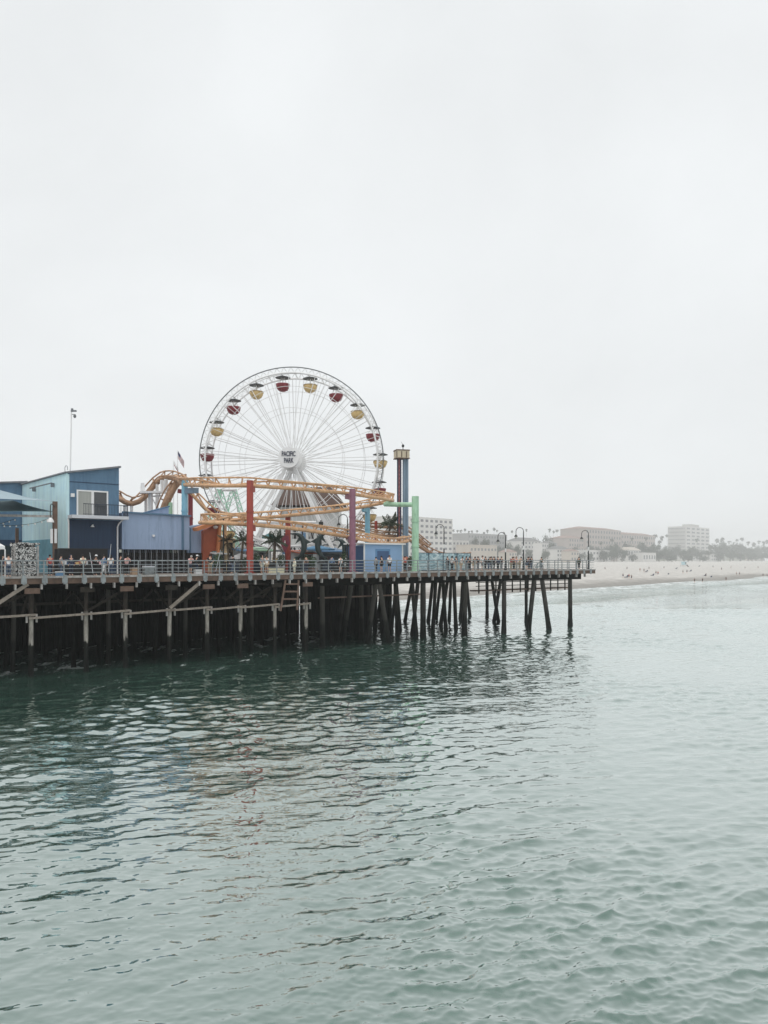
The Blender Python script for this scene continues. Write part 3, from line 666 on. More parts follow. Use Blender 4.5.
cord = MB(); st = crom([pp(-20,518,9), pp(-4,524,9), pp(15,519,9)], .15)+crom([pp(-20,523,8.5), pp(10,525.5,8.3), pp(35,523,8), pp(49,518.5,7.8)], .15)
sl = thing('string_lights', pp(10,522,8.5), 'strings of small bulbs drooping under the dark teal shade sail', 'string lights')
cord.tube(crom([pp(-20,518,9), pp(-4,524,9), pp(15,519,9)],.2), .02, 5); cord.tube(crom([pp(-20,523,8.5), pp(10,525.5,8.3), pp(35,523,8), pp(49,518.5,7.8)],.2), .02, 5); cord.build('cord', M['black'], sl)
lastp = None; nb_ = 0
for p in st:
    if (lastp is None or (p-lastp).length > .42) and nb_ < 34:
        mb = MB(); mb.lathe(p-V((0,0,.16)), [(.0,0),(.06,.03),(.07,.08),(.03,.15)], 7); mb.build('bulb', M['lens'], sl, True); lastp = p; nb_ += 1
# second sail pole behind
wp = dk(17,18); po2 = MB(); po2.box((wp.x,wp.y,DZ+2.2),(.26,.26,4.4),A); tag(po2.build('wooden_post', M['brown']), 'dark wooden pole holding the shade sails in front of the flat building', 'post')

# ------------------------------------------------------------------ roller coaster
rc = thing('roller_coaster', dk(250,4), 'ochre steel roller coaster track looping on tall coloured columns', 'roller coaster')
TIES = [0]
def track(pts, m, sr=.195, gap=.62, half=.45, rr=.085, step=.6, flip=None, tiegap=1.5):
    P = crom(pts, step); n = len(P); ups = []; lat = []
    for i in range(n):
        d = (P[min(i+1,n-1)]-P[max(i-1,0)]).normalized()
        c = d.cross(V((0,0,1))); c.normalize(); bank = 0
        if 2 < i < n-3:
            d2 = (P[i+2]-P[i]).normalized(); d1 = (P[i]-P[i-2]).normalized(); bank = max(-.75, min(.75, (d1.x*d2.y-d1.y*d2.x)*3.2))
        u = (c.cross(d)).normalized()
        q = Quaternion(d, -bank); ups.append(q @ u); lat.append(q @ c)
    for _ in range(3):
        ups = [(ups[max(i-1,0)]+ups[i]+ups[min(i+1,n-1)]).normalized() for i in range(n)]; lat = [(lat[max(i-1,0)]+lat[i]+lat[min(i+1,n-1)]).normalized() for i in range(n)]
    mb = MB(); mb.tube(P, sr, 10); tr = mb.build('track', m, rc, True)
    for sd in (-1,1):
        mb = MB(); mb.tube([p+u*gap+l*half*sd for p,u,l in zip(P,ups,lat)], rr, 7); mb.build('running_rail', m, tr, True)
    k = max(1, int(tiegap/step)); rest = MB()
    for i in range(0, n, k):
        mb = MB() if TIES[0] < 98 else rest; TIES[0] += 1
        for sd in (-1,1): mb.bar(P[i]+ups[i]*sr*.5, P[i]+ups[i]*gap+lat[i]*half*sd, .1, .1)
        mb.bar(P[i]+ups[i]*gap*.96-lat[i]*half, P[i]+ups[i]*gap*.96+lat[i]*half, .08, .1)
        if mb is not rest: mb.build('cross_tie', m, tr)
    if rest.v: o = rest.build('cross_ties', m, tr); o['kind'] = 'stuff'
    return tr
TA = [(179,481,15.5),(184,484.5,13),(198,485.3,8.5),(215,485.6,5.5),(235,485.6,3.6),(250,485.8,3.2),(275,487.2,3.1),(300,489,3.1),(325,491.2,3.1),(344,493,3.1),(360,495.2,3.2),(375,497.5,3.6),(385,499,4.6),(391,500,6),(393,500.6,7.8),(390,501.6,9.4),(380,503.6,10.4),
      (365,506.5,10.7),(349,509,10.8),(325,512,10.7),(300,514.4,10.5),(275,516.8,10.2),(250,518.8,9.8),(225,521,9.2),(210,522,8.4),(202,522.5,7.2),(200,522.6,5.8),(206,522.6,4.4),(216,522.6,3.5),(230,523.4,3.1),(250,524.6,3.1),(275,526.6,3.1),(300,529.4,3.1),(325,533,3.2),(349,537,3.5),(368,540.6,4.6),(382,543,6.2),(396,543.5,8.5),(408,541,11)]
track([pp(*a) for a in TA], C['track'])
TD = [(184,484.5,13),(180,481,15.5),(175,478.5,17.5),(169,477.3,19),(162,478.5,20.2),(156,483.5,21),(151,489.5,21.4),(145.5,496.3,21.6),(139,501.5,21.6),(131.5,504,21.6),(125,502,21.8),(119,498.2,22.2),(110,494,24),(98,495,27),(90,500,29)]
track([pp(*a) for a in TD], C['rusty'], sr=.3, gap=.55, half=.5)
TE = [(186,479.5,17.5),(179,481,17.4),(174,486.5,17.3),(170,494,17.4),(166.5,502,17.6),(163.5,510,18),(160,519,18.6),(154,528,19.5),(146,534,21)]
track([pp(*a) for a in TE], C['rusty'], sr=.42, gap=.55, half=.5)
TF = [(184,486,16),(191,493,15.6),(199,502,15),(206,509.5,14.6),(214,515.5,14.4),(226,519,14.4),(245,520,15)]
track([pp(*a) for a in TF], C['track'], sr=.2, gap=.5, half=.45)
TG = [(352,528,13.5),(368,533,13.5),(384,536,13.6),(398,536.5,14),(410,540.5,14),(421,547.5,13.6),(431,553.5,13.2),(442,557.5,13),(456,558,13.5),(468,556,15)]
track([pp(*a) for a in TG], C['rusty'], sr=.2, gap=.5, half=.45)
TH_ = [(353,524,16),(370,526.5,16),(390,527.5,16),(403,528.5,16),(413,534,15.6),(421,541,15.2),(428,547,15)]
track([pp(*a) for a in TH_], C['rusty'], sr=.17, gap=.45, half=.4)
def column(px, ytop, t, r, m, label, arms=(), n=20):
    b = dk(px, t); zt = zz(px, ytop, t)
    mb = MB(); mb.tube([b, V((b.x,b.y,zt-.12))], r, n); mb.tube([V((b.x,b.y,zt-.121)), V((b.x,b.y,zt))], r*.98, n)
    mb.tube([b+V((0,0,.004)), b+V((0,0,.10))], r*1.7, n)
    if r > .25:
        for k in range(1,3): zf = DZ+(zt-DZ)*k/3; mb.tube([V((b.x,b.y,zf-.07)), V((b.x,b.y,zf+.07))], r*1.16, n)
    c = mb.build('column', m, rc, True); c['label'] = label
    for (p, q, w_, h_) in arms:
        mb = MB(); mb.bar(p, q, w_, h_); mb.build('bracket', m, c)
    return c
def arm(px, y, t, px2, y2, t2, w_=.35, h_=.6): return (pp(px,y,t), pp(px2,y2,t2), w_, h_)
column(250,480.5,1.9,.32,C['red'],'tall red column in front',[arm(250.3,489.5,1.9,253.5,489.2,3.2), arm(250.3,528.2,1.9,254,528,3.2), arm(250,489.4,2,250.3,488,3.1,.4,.5)])
column(352.5,489,1.9,.33,C['purple'],'tall purple column',[arm(352,497,1.9,346.5,496.3,3.2), arm(352,539.5,1.9,349,539,3.4)])
gc = column(415.3,496.3,2.0,.40,C['green'],'tall mint green column',[])
mb = MB(); mb.tube([pp(413.2,504.6,2.1), pp(398,504.6,4.2), pp(385,504.2,6.4)], .27, 14); mb.build('cross_arm', C['green'], gc, True)
mb = MB(); mb.bar(pp(387,504.2,6), pp(390,501,7), .4,.5); mb.build('bracket', C['green'], gc)
column(184.7,480.5,12.9,.32,C['sky'],'light blue column behind the low building',[])
mb = MB(); mb.bar(pp(186,491,12.9), pp(196,490.4,10.5), .6,.55); mb.build('bracket', C['dblue'], rc)
column(190.5,492,16.5,.26,C['maroon'],'maroon column',[arm(190,492.5,16.5,178,491,17.3,.4,.45)])
column(170,502.5,17.4,.28,C['green'],'short mint green column',[])
column(288,514.8,10.8,.30,C['red'],'rear red column under the middle track',[])
column(367.5,508,11.6,.32,C['sky'],'light blue column under the hairpin',[arm(367,510.5,11.6,363,509,10.8)])
column(376,521,15.5,.2,C['red'],'thin red column',[])
column(225,523,9.8,.18,C['track'],'thin ochre column',[])
for px, y, t in ((131.5,505,21.6),(146,497,21.6),(157,484,20.8),(206,511,14.6)):
    column(px,y,t,.17,C['wheelw'],'thin white column',[])
# white service platform
sp = thing('service_platform', dk(152,20), 'white service platform with railing beside the dipping coaster track', 'platform')
mb = MB(); a, b = pp(140,492.5,19.6), pp(166,492.2,18.6); mb.bar(a,b,1.2,.22); mb.build('deck', C['wheelw'], sp)
mb = MB(); mb.bar(pp(141,487.5,19.6), pp(144.5,487.5,19.5), .06,1.0); mb.bar(pp(141,491,19.6), pp(141,485.5,19.6),.08,.08); mb.bar(pp(144.5,491,19.5), pp(144.5,485.5,19.5),.08,.08); mb.build('railing', C['wheelw'], sp)
for px in (150.5,):
    f_ = dk(px,19.3); mb = MB(); mb.tube([f_, pp(px,492.5,19.3)], .25, 10); mb.build('post', C['wheelw'], sp, True)
mb = MB(); mb.bar(pp(150.5,495,19.3), pp(158,509,18.8), .1,.1); mb.bar(pp(160,493,18.9), pp(156,508,18.8), .1,.1); mb.bar(pp(151,496.5,19.2), pp(163,495.6,18.7), .12,.16)
mb.bar(pp(162,491,18.6), pp(162,480,18.6), .3,.3); mb.bar(pp(166,491,18.5), pp(166,479,18.5), .3,.3); mb.build('bracing', C['wheelw'], sp)

# ------------------------------------------------------------------ Ferris wheel
WY = 106.0; wc = at(292.9,461.0,WY); Rw = 91.2*WY/F
WF = V((-.03,-.9995,0)).normalized(); WR = V((-WF.y,WF.x,0)).normalized()      # towards the camera; to the right
wb = V((wc.x,wc.y,DZ))
fw = thing('ferris_wheel', wb, 'tall white ferris wheel with round hub sign and hanging gondolas', 'ferris wheel')
def wp_(r, a, d=0.0): return wc+WR*(r*math.cos(a))+V((0,0,r*math.sin(a)))+WF*d
HW = 1.75
for d in (HW,-HW):
    mb = MB(); mb.tube([wp_(Rw*.995, 2*math.pi*k/120, d) for k in range(120)], .075, 6, closed=True); rim = mb.build('outer_rim', C['wheelg'] if d > 0 else C['wheelw'], fw, True)
    mb = MB(); mb.tube([wp_(Rw*.935, 2*math.pi*k/120, d) for k in range(120)], .12, 8, closed=True); mb.build('inner_rim', C['wheelw'], fw, True)
    mb = MB()
    for k in range(80):
        a = 2*math.pi*k/80; mb.tube([wp_(Rw*.995,a,d), wp_(Rw*.935,a+math.pi/80,d)], .042, 4, caps=False); mb.tube([wp_(Rw*.935,a+math.pi/80,d), wp_(Rw*.995,a+math.pi/40,d)], .042, 4, caps=False)
    mb.build('rim_lattice', C['wheelw'], fw)
    for rr in (.56,.79):
        mb = MB(); mb.tube([wp_(Rw*rr, 2*math.pi*k/80, d) for k in range(80)], .032, 4, closed=True); mb.build('tie_ring', C['wheelw'], fw)
G0 = R(6.6)
mbs = {HW:MB(), -HW:MB()}
for k in range(20):
    a = G0+k*math.pi/10
    for d in (HW,-HW):
        for da in (-.055,.055):
            mbs[d].tube([wp_(1.5,a+da*1.5,d*1.05), wp_(Rw*.93,a+da*1.6,d)], .047, 5, caps=False)
        mbs[d].tube([wp_(1.5,a+math.pi/20,d*.8), wp_(Rw*.93,a+math.pi/20-.02,-d)], .03, 4, caps=False)
for d in (HW,-HW): mbs[d].build('spokes', C['wheelw'], fw)
for k in range(40):
    a = G0+k*math.pi/20; mb = MB(); mb.tube([wp_(Rw*.935,a,HW), wp_(Rw*.935,a,-HW)], .07 if k % 2 == 0 else .05, 6); mb.build('cross_bar', C['wheelw'], fw)
mb = MB(); mb.tube([wp_(0,0,3.5), wp_(0,0,-2.8)], .7, 20); mb.tube([wp_(0,0,1.9),wp_(0,0,1.5)], 1.55, 28); mb.tube([wp_(0,0,-1.5),wp_(0,0,-1.9)], 1.55, 28); hub = mb.build('hub', C['wheelw'], fw, True)
mb = MB(); mb.tube([wp_(0,0,3.5), wp_(0,0,3.8)], 1.36, 36); sg = mb.build('hub_sign', C['wheelw'], fw, True)
def text(body, size, c, parent, m):
    cu = bpy.data.curves.new('lettering', 'FONT'); cu.body = body; cu.size = size; cu.align_x = 'CENTER'; cu.align_y = 'CENTER'; cu.extrude = .02; cu.offset = .018*size; cu.space_line = .95
    o = bpy.data.objects.new('lettering', cu); col.objects.link(o); cu.materials.append(m)
    Mx = Matrix((WR, V((0,0,1)), WF)).transposed().to_4x4(); Mx.translation = c-ORG[fw.name]
    bpy.context.view_layer.update(); me = bpy.data.meshes.new_from_object(o.evaluated_get(bpy.context.evaluated_depsgraph_get())); bpy.data.objects.remove(o)
    o = bpy.data.objects.new('lettering', me); col.objects.link(o); o.parent = parent; o.matrix_local = Mx; return o
tx = text('PACIFIC\nPARK', 1.0, wc+WF*3.86, sg, C['navytext']); tx.scale = (.52,.92,1)
# gondolas
gm = {}
def gondola_parts(cm):
    m1 = MB(); m1.lathe((0,0,-2.45), [(.0,-.1),(.35,-.12),(.62,.0),(.8,.12),(1.02,.42),(1.08,.72),(1.10,.95),(1.02,.98),(.98,.72),(.75,.3),(.0,.25)], 20)
    m2 = MB(); m2.lathe((0,0,-.62), [(1.2,0),(1.16,.05),(.7,.2),(.0,.32)], 20); m2.lathe((0,0,-.64), [(0,0),(1.2,0.005)], 20)
    m3 = MB(); m3.tube([(0,0,-2.1),(0,0,0)], .07, 8)
    for k in range(4):
        a = k*math.pi/2+.5; m3.tube([(math.cos(a)*.95,math.sin(a)*.95,-1.6),(math.cos(a)*.3,math.sin(a)*.3,-.6)], .035, 5)
    m4 = MB(); m4.lathe((0,0,-1.62), [(1.085,0),(1.12,.02),(1.12,.12),(1.085,.14)], 20)
    for k in range(6): a = k*math.pi/3; m4.bar((math.cos(a)*.70,math.sin(a)*.70,-2.42),(math.cos(a)*1.1,math.sin(a)*1.1,-1.62),.06,.12)
    return m1,m2,m3,m4
saved = dict(ORG)
for k in range(20):
    a = G0+k*math.pi/10; red = (k % 2 == 1); cm = C['gred'] if red else C['gyel']
    c = wp_(Rw*.965, a, 0)
    if not gm:
        ORG[fw.name] = V((0,0,0)); pr = gondola_parts(cm); gm['p'] = [q for q in pr]; 
        bas = pr[0].build('gondola', cm, fw, True); can = pr[1].build('canopy', C['canopy'], bas, True); hng = pr[2].build('hanger', C['wheelw'], bas, True); tr_ = pr[3].build('basket_trim', C['rust'], bas, True)
        ORG[fw.name] = wb
        objs = [bas, can, hng, tr_]
        for o in objs: o.material_slots[0].link = 'OBJECT'; 
        bas.material_slots[0].material = cm; can.material_slots[0].material = C['canopy']; hng.material_slots[0].material = C['wheelw']
    else:
        nb2 = objs[0].copy(); col.objects.link(nb2); nb2.parent = fw
        for o in objs[1:]:
            q = o.copy(); col.objects.link(q); q.parent = nb2
            if q.name.startswith('basket_trim'): q.material_slots[0].material = C['maroon'] if red else mat('gondola_trim', srgb(150,118,62), .5, .1)
        nb2.material_slots[0].material = cm; bas = nb2
    bas.scale = (.86,.86,.96); bas.location = c-wb; bas.rotation_euler = (0,0,k*.7); bas['label'] = 'dark red gondola' if red else 'mustard yellow gondola'
objs[3].material_slots[0].material = mat('gondola_trim', srgb(150,118,62), .5, .1)
# supports
for d in (HW+.75,-HW-.75):
    for px in (236,345):
        ft = at(px,560,WY); ft.y = wc.y; ft = V((ft.x,ft.y,DZ))+WF*(d*1.6)
        mb = MB(); mb.bar(wp_(.9,-1.57+(-.46 if px < 290 else .46),d*.94), ft, .46,.4); mb.build('support_leg', C['wheelw'], fw)
    mb = MB(); mb.tube([V((at(262,560,WY).x,wc.y,DZ+6.3))+WF*(d*1.35), V((at(319,560,WY).x,wc.y,DZ+6.3))+WF*(d*1.35)], .16, 8); mb.build('support_brace', C['wheelw'], fw, True)
x0_, x1_ = at(255,560,WY).x, at(335,560,WY).x
for d in (-3.2,3.2):
    mb = MB()
    for z in (DZ+.8,DZ+2.0): mb.box(((x0_+x1_)/2,wc.y-d,z), (x1_-x0_,.14,.14))
    for k in range(12):
        xa = x0_+(x1_-x0_)*k/12; xb = x0_+(x1_-x0_)*(k+1)/12; mb.bar((xa,wc.y-d,DZ+.8),(xb,wc.y-d,DZ+2.0),.08,.08); mb.bar((xa,wc.y-d,DZ+2.0),(xa,wc.y-d,DZ),.1,.1)
    mb.build('boarding_railing', C['wheelw'], fw)
mb = MB(); mb.box(((x0_+x1_)/2,wc.y,DZ+.4), (x1_-x0_,6.2,.78)); mb.build('boarding_platform', C['slab'], fw)

# brown roofed pavilion behind the wheel
pvY = 118
pv = thing('pavilion', at(310,560,pvY)*1.0-V((0,0,9-DZ)), 'white pavilion under a broad brown hipped roof behind the wheel hub', 'pavilion')
mb = MB(); e0_, e1_, ze, zr_ = at(272,504,pvY), at(346,506,pvY), at(300,505.5,pvY).z, at(300,485.5,pvY).z
rl, rr_ = at(281,486,pvY).x, at(330,486,pvY).x
mb.hexa([(e0_.x,pvY-1,ze),(e1_.x,pvY-1,ze),(e1_.x,pvY+9,ze),(e0_.x,pvY+9,ze)], [(rl,pvY+2.5,zr_),(rr_,pvY+2.5,zr_),(rr_,pvY+5.5,zr_),(rl,pvY+5.5,zr_)]); mb.build('roof', C['brownroof'], pv)
mb = MB(); mb.box(((e0_.x+e1_.x)/2,pvY+4,(DZ+ze)/2-.1), (e1_.x-e0_.x-2.2,7,ze-DZ-.25)); mb.build('wall', mat('pavilion_white', srgb(206,208,206), .7, .15, .6), pv)
for k in range(7):
    for j in range(2):
        mb = MB(); mb.box((e0_.x+1.9+k*1.25+(.3 if j else 0),pvY+.47,DZ+2.6+j*2.6), (.8,.06,1.3)); mb.build('window', C['glass'] if (k+j) % 3 else C['boothmid'], pv)

# ------------------------------------------------------------------ drop tower
dY = 100; db = at(402.5,560,dY); db.z = DZ
dt = thing('drop_tower', db, 'slim blue drop tower with red light strip and yellow boxed top', 'ride tower')
x = lambda px: at(px,560,dY).x
ztop = at(402,458.5,dY).z
mb = MB(); mb.box((x(399.2),dY,(DZ+ztop)/2), (x(401.4)-x(397),.5,ztop-DZ)); mb.build('light_column', C['navy'], dt)
mb = MB(); mb.box((x(399.2),dY-.28,(DZ+3+ztop)/2), (x(400.2)-x(398.3),.05,ztop-DZ-3.2)); ls_ = mb.build('light_strip', mat('dull_red_panel', srgb(116,62,68), .5, .15), dt)
k = 0
for z in np.arange(DZ+4, ztop-.6, .52):
    mb = MB(); dx = .06*(1 if k % 2 else -1); mb.bar((x(399.2)-dx,dY-.32,z-.13),(x(399.2)+dx,dY-.32,z+.13),.12,.03); mb.build('light', mat('strip_lights', srgb(196,120,110), .5, .1), ls_); k += 1
mb = MB(); mb.tube([(x(404.2),dY,DZ),(x(404.2),dY,ztop)], .22, 10); mb.tube([(x(407),dY+.1,DZ),(x(407),dY+.1,ztop)], .2, 10)
for z in np.arange(DZ+1,ztop,1.1): mb.bar((x(404.2),dY,z),(x(407),dY,z),.06,.06)
mb.build('mast', C['dblue'], dt, True)
mb = MB(); mb.box((x(401.6),dY,(at(0,451,dY).z+ztop)/2), (x(408.2)-x(395),1.5,at(0,451,dY).z-ztop), .25); cp = mb.build('top_box', mat('tower_tan', srgb(186,172,144), .6, .12), dt)
mb = MB(); mb.box((x(401.6),dY,at(0,451,dY).z+.04), (x(408.6)-x(394.6),1.6,.14), .25); mb.box((x(401.6),dY,ztop-.03), (x(408.6)-x(394.6),1.6,.1), .25); mb.build('band', M['brown'], cp)
for dx in (-.62,0,.62): mb = MB(); mb.box((x(401.6)+dx,dY-.80-dx*.02+dx*.2,(at(0,455,dY).z)), (.1,.1,.75)); mb.build('band', C['brownroof'], cp)
mb = MB(); z = at(0,451,dY).z+.1; mb.tube([(x(403),dY,z),(x(403),dY,z+.35)], .05, 6); mb.lathe((x(403),dY,z+.35), [(.03,0),(.17,.08),(.17,.3),(.06,.42),(.0,.45)], 10); mb.tube([(x(403),dY,z+.7),(x(401.2),dY,z+1.1)], .02, 5); mb.build('beacon', M['black'], dt, True)

# ------------------------------------------------------------------ swing ride frames, booth, banner fence, dolphins
sw_ = thing('swing_ride', at(234,560,112)-V((0,0,1.3)), 'pale green lattice frames of a swing ride behind the ochre track', 'ride')
gY = 112
for px, pk in ((219.5,219.5),(234,233.5)):
    for y_, sg_ in ((-1,-1),(1,1)):
        a = at(pk+.5*sg_,489,gY); b = at(px+25*sg_,548,gY); b.z = DZ
        mb = MB(); d = V((.28,0,0)); mb.tube([a-d,b-d], .09, 6); mb.tube([a+d,b+d], .09, 6)
        for k in range(14):
            p, q = (a-d).lerp(b-d,k/14), (a+d).lerp(b+d,(k+1)/14); mb.tube([p,q], .05, 4, caps=False); mb.tube([(a+d).lerp(b+d,k/14),(a-d).lerp(b-d,(k+1)/14)], .05, 4, caps=False)
        mb.build('lattice_leg', mat('pale_green_steel', srgb(150,206,178), .5, .1), sw_)
mb = MB(); mb.tube([at(222,490,gY), at(236,490,gY)], .2, 8); mb.build('axle', C['wheelw'], sw_, True)
mb = MB(); mb.tube([at(222,491,gY), at(218,510,gY+1)], .1, 6); mb.tube([at(235,491,gY), at(238,512,gY+1)], .1, 6); mb.build('swing_arm', C['wheelw'], sw_)

bt = 3.2; b0, b1 = spx(364,bt), spx(402.5,bt); zbt = zz(380,544.5,bt)
bh = thing('ticket_booth', PL((b0+b1)/2,bt+1.5,DZ), 'light blue ticket booth with white trimmed roof between purple and green columns', 'booth')
bd = 3.1
mb = MB(); slab4(mb, [(b0,bt),(b1,bt),(b1,bt+bd),(b0,bt+bd)], [DZ]*4, [zbt,zbt,zbt-.25,zbt-.25]); mb.build('wall', C['boothblue'], bh)
mb = MB(); mb.pbox(b0-.06,b0-.003,bt+.12,bt+bd,DZ,zbt-.2); mb.build('side_wall', C['boothdark'], bh)
mb = MB(); mb.pbox(b0-.3,b1+.2,bt-.35,bt+bd+.2,zbt+.003,zbt+.16); mb.build('roof', C['frame'], bh)
for a_, b_ in ((b0-.08,b0+.1),(b1-.12,b1+.06)): mb = MB(); mb.pbox(a_,b_,bt-.06,bt-.003,DZ,zbt); mb.build('corner_trim', C['frame'], bh)
mb = MB(); mb.pbox(spx(375.5,bt),spx(390,bt),bt-.04,bt-.003,DZ,zz(380,549,bt)); pn = mb.build('serving_hatch', C['boothmid'], bh)
mb = MB(); mb.pbox(spx(377,bt),spx(388.5,bt),bt-.07,bt-.042,zz(380,560,bt),zz(380,551,bt)); mb.build('shutter', C['boothdark'], pn)

def banner_mat():
    m = mat('wave_banner', srgb(112,150,164), .7, .0, 1); nt = m.node_tree; N = nt.nodes; L = nt.links; b = N['Principled BSDF']
    tc = N.new('ShaderNodeTexCoord'); t = N.new('ShaderNodeTexNoise'); t.inputs['Scale'].default_value = .9; t.inputs['Detail'].default_value = 5; t.inputs['Distortion'].default_value = 1.6
    mp = N.new('ShaderNodeMapping'); mp.inputs['Scale'].default_value = (1,1,2.2); L.new(tc.outputs['Object'], mp.inputs[0]); L.new(mp.outputs[0], t.inputs['Vector'])
    cr = N.new('ShaderNodeValToRGB'); e = cr.color_ramp.elements; e[0].position = .36; e[0].color = (*srgb(92,126,138),1); e[1].position = .66; e[1].color = (*srgb(196,212,214),1)
    k = e.new(.5); k.color = (*srgb(138,172,182),1); L.new(t.outputs['Fac'], cr.inputs[0]); L.new(cr.outputs[0], b.inputs['Base Color']); return m
C['banner'] = banner_mat()
bf = thing('banner_fence', dk(442,1.2), 'blue printed banner fence in dark frames right of the mint green column', 'fence')
BT = 2.7; f0, f1 = spx(414,BT), spx(470.5,BT); zt_ = zz(440,552.8,BT); npan = 4
for k in range(npan):
    a, b = f0+(f1-f0)*k/npan, f0+(f1-f0)*(k+1)/npan
    mb = MB(); mb.pbox(a+.06,b-.06,BT,BT+.03,DZ+.12,zt_-.06); pn = mb.build('banner', C['banner'], bf)
    mb = MB(); mb.pbox(a-.04,a+.04,BT-.03,BT+.06,DZ,zt_); mb.pbox(a+.041,b-.041,BT-.02,BT+.05,zt_-.055,zt_); mb.pbox(a+.041,b-.041,BT-.02,BT+.05,DZ+.05,DZ+.115); mb.build('frame', C['rail'], bf)
mb = MB(); mb.pbox(f1-.04,f1+.04,BT-.03,BT+.06,DZ,zt_); mb.build('frame', C['rail'], bf)

def dolphin(px, py, t, flip, label, L_=3.2):
    c = pp(px,py,t); o = thing('dolphin_sculpture', dk(px,t), label, 'sculpture', 'leaping dolphin sculptures')
    # arched body: tail at the bottom, back bulging outwards, head curling over at the top
    pts = []; rr = []
    for i in range(19):
        u = i/18; a = R(-74+u*172); pts.append(c+V((flip*math.cos(a)*L_*.30,0,math.sin(a)*L_*.40)))
        rr.append(max(.04, .31*math.sin(math.pi*min(1,u*.90+.07))**.8))
    mb = MB(); mb.tube(pts, rr, 12); e = pts[-1]; d = (pts[-1]-pts[-3]).normalized(); mb.tube([e-d*.05, e+d*.35], [.12,.05], 8)
    mb.build('body', mat('dolphin_bronze', srgb(40,56,56), .35, .25, 2), o, True)
    def fin(base, tip, back, th=.06): 
        m_ = MB(); n = V((0,th,0)); m_.hexa([base-n, back-n, tip-n*.3], [base+n, back+n, tip+n*.3]); return m_
    top = pts[10]; fin(top+V((flip*.2,0,.3)), top+V((flip*.85,0,-.1)), top+V((flip*.25,0,-.3))).build('dorsal_fin', MATS['dolphin_bronze'], o)
    f = pts[13]; fin(f+V((-flip*.2,0,0)), f+V((-flip*.6,-.1,-.8)), f+V((-flip*.05,0,-.4))).build('flipper', MATS['dolphin_bronze'], o)
    tl = pts[0]; m_ = MB()
    for k in (-1,1): m_.hexa([tl+V((0,0,-.1)), tl+V((-flip*.15,k*.5,-.3)), tl+V((-flip*.35,k*.55,-.05)), tl+V((-flip*.1,0,.1))],[tl+V((flip*.08,0,-.02)), tl+V((-flip*.1,k*.5,-.24)), tl+V((-flip*.3,k*.55,.02)), tl+V((0,0,.16))])
    m_.build('tail_fluke', MATS['dolphin_bronze'], o)
    mb = MB(); b = dk(px,t); mb.tube([b, pts[1]], .08, 8); mb.tube([b,b+V((0,0,.5))], .5, 14); mb.build('stand', M['dark'], o, True)
dolphin(295,546,5.5,1,'dark dolphin sculpture curled leftwards, in front of the rear red column')
dolphin(327,545.5,5.5,-1,'dark dolphin sculpture curled rightwards, before the blue market umbrella',3.4)
dolphin(338,549,7.5,1,'dark dolphin sculpture nearest the purple column',2.6)

# flags
def flag(px, ytop, t, w_, h_, label, us):
    b = dk(px, t); zt = zz(px, ytop, t); o = thing('flag', b, label, 'flag')
    mb = MB(); mb.tube([b, V((b.x,b.y,zt))], [.06,.035], 6); mb.build('flagpole', C['wheelw'], o, True)
    mb = MB(); n = 13; g = {}
    for i in range(13):
        for j in range(n+1):
            u, v = i/12, j/n; x_ = u*w_*.42; z_ = zt-.05-v*h_*.9-u*w_*.72
            g[i,j] = V((b.x+.05+x_, b.y+.14*math.sin(u*7+v*2)*u, z_))
    for i in range(12):
        for j in range(n):
            mb.cur = (2 if (us and i < 5 and j < 7) else (j % 2 if us else (0 if j > 9 else 1))); mb.face([g[i,j],g[i+1,j],g[i+1,j+1],g[i,j+1]])
    mb.build('cloth', [mat('flag_red', srgb(150,44,54),.8,.1), mat('flag_white', srgb(214,212,210),.8,.05), mat('flag_blue', srgb(48,54,92),.8,.1)], o)
flag(177.6,450.5,26,1.7,1.0,'striped flag drooping from the taller pole above the coaster',True)
flag(173.6,460.5,26,1.2,.6,'small white and red flag on the shorter pole above the coaster',False)
# ------------------------------------------------------------------ people
dg = None
def skin_mesh(name, joints, edges, radii, root=0, sub=1):
    me = bpy.data.meshes.new(name); me.from_pydata(joints, edges, []); me.update()
    o = bpy.data.objects.new('tmp', me); col.objects.link(o)
    md = o.modifiers.new('skin','SKIN'); md.use_smooth_shade = True
    sv = me.skin_vertices[0].data if me.skin_vertices else None
    if sv is None:
        bpy.context.view_layer.objects.active = o; bpy.ops.object.modifier_remove(modifier='skin'); bpy.ops.object.modifier_add(type='SKIN'); sv = me.skin_vertices[0].data
    for i, r in enumerate(radii): sv[i].radius = (r[0], r[1]) if isinstance(r, tuple) else (r, r); sv[i].use_root = (i == root)
    s = o.modifiers.new('sub','SUBSURF'); s.levels = sub; s.render_levels = sub
    bpy.context.view_layer.update(); d = bpy.context.evaluated_depsgraph_get()
    m2 = bpy.data.meshes.new_from_object(o.evaluated_get(d)); m2.name = name
    bpy.data.objects.remove(o); m2.polygons.foreach_set('use_smooth', [True]*len(m2.polygons)); return m2
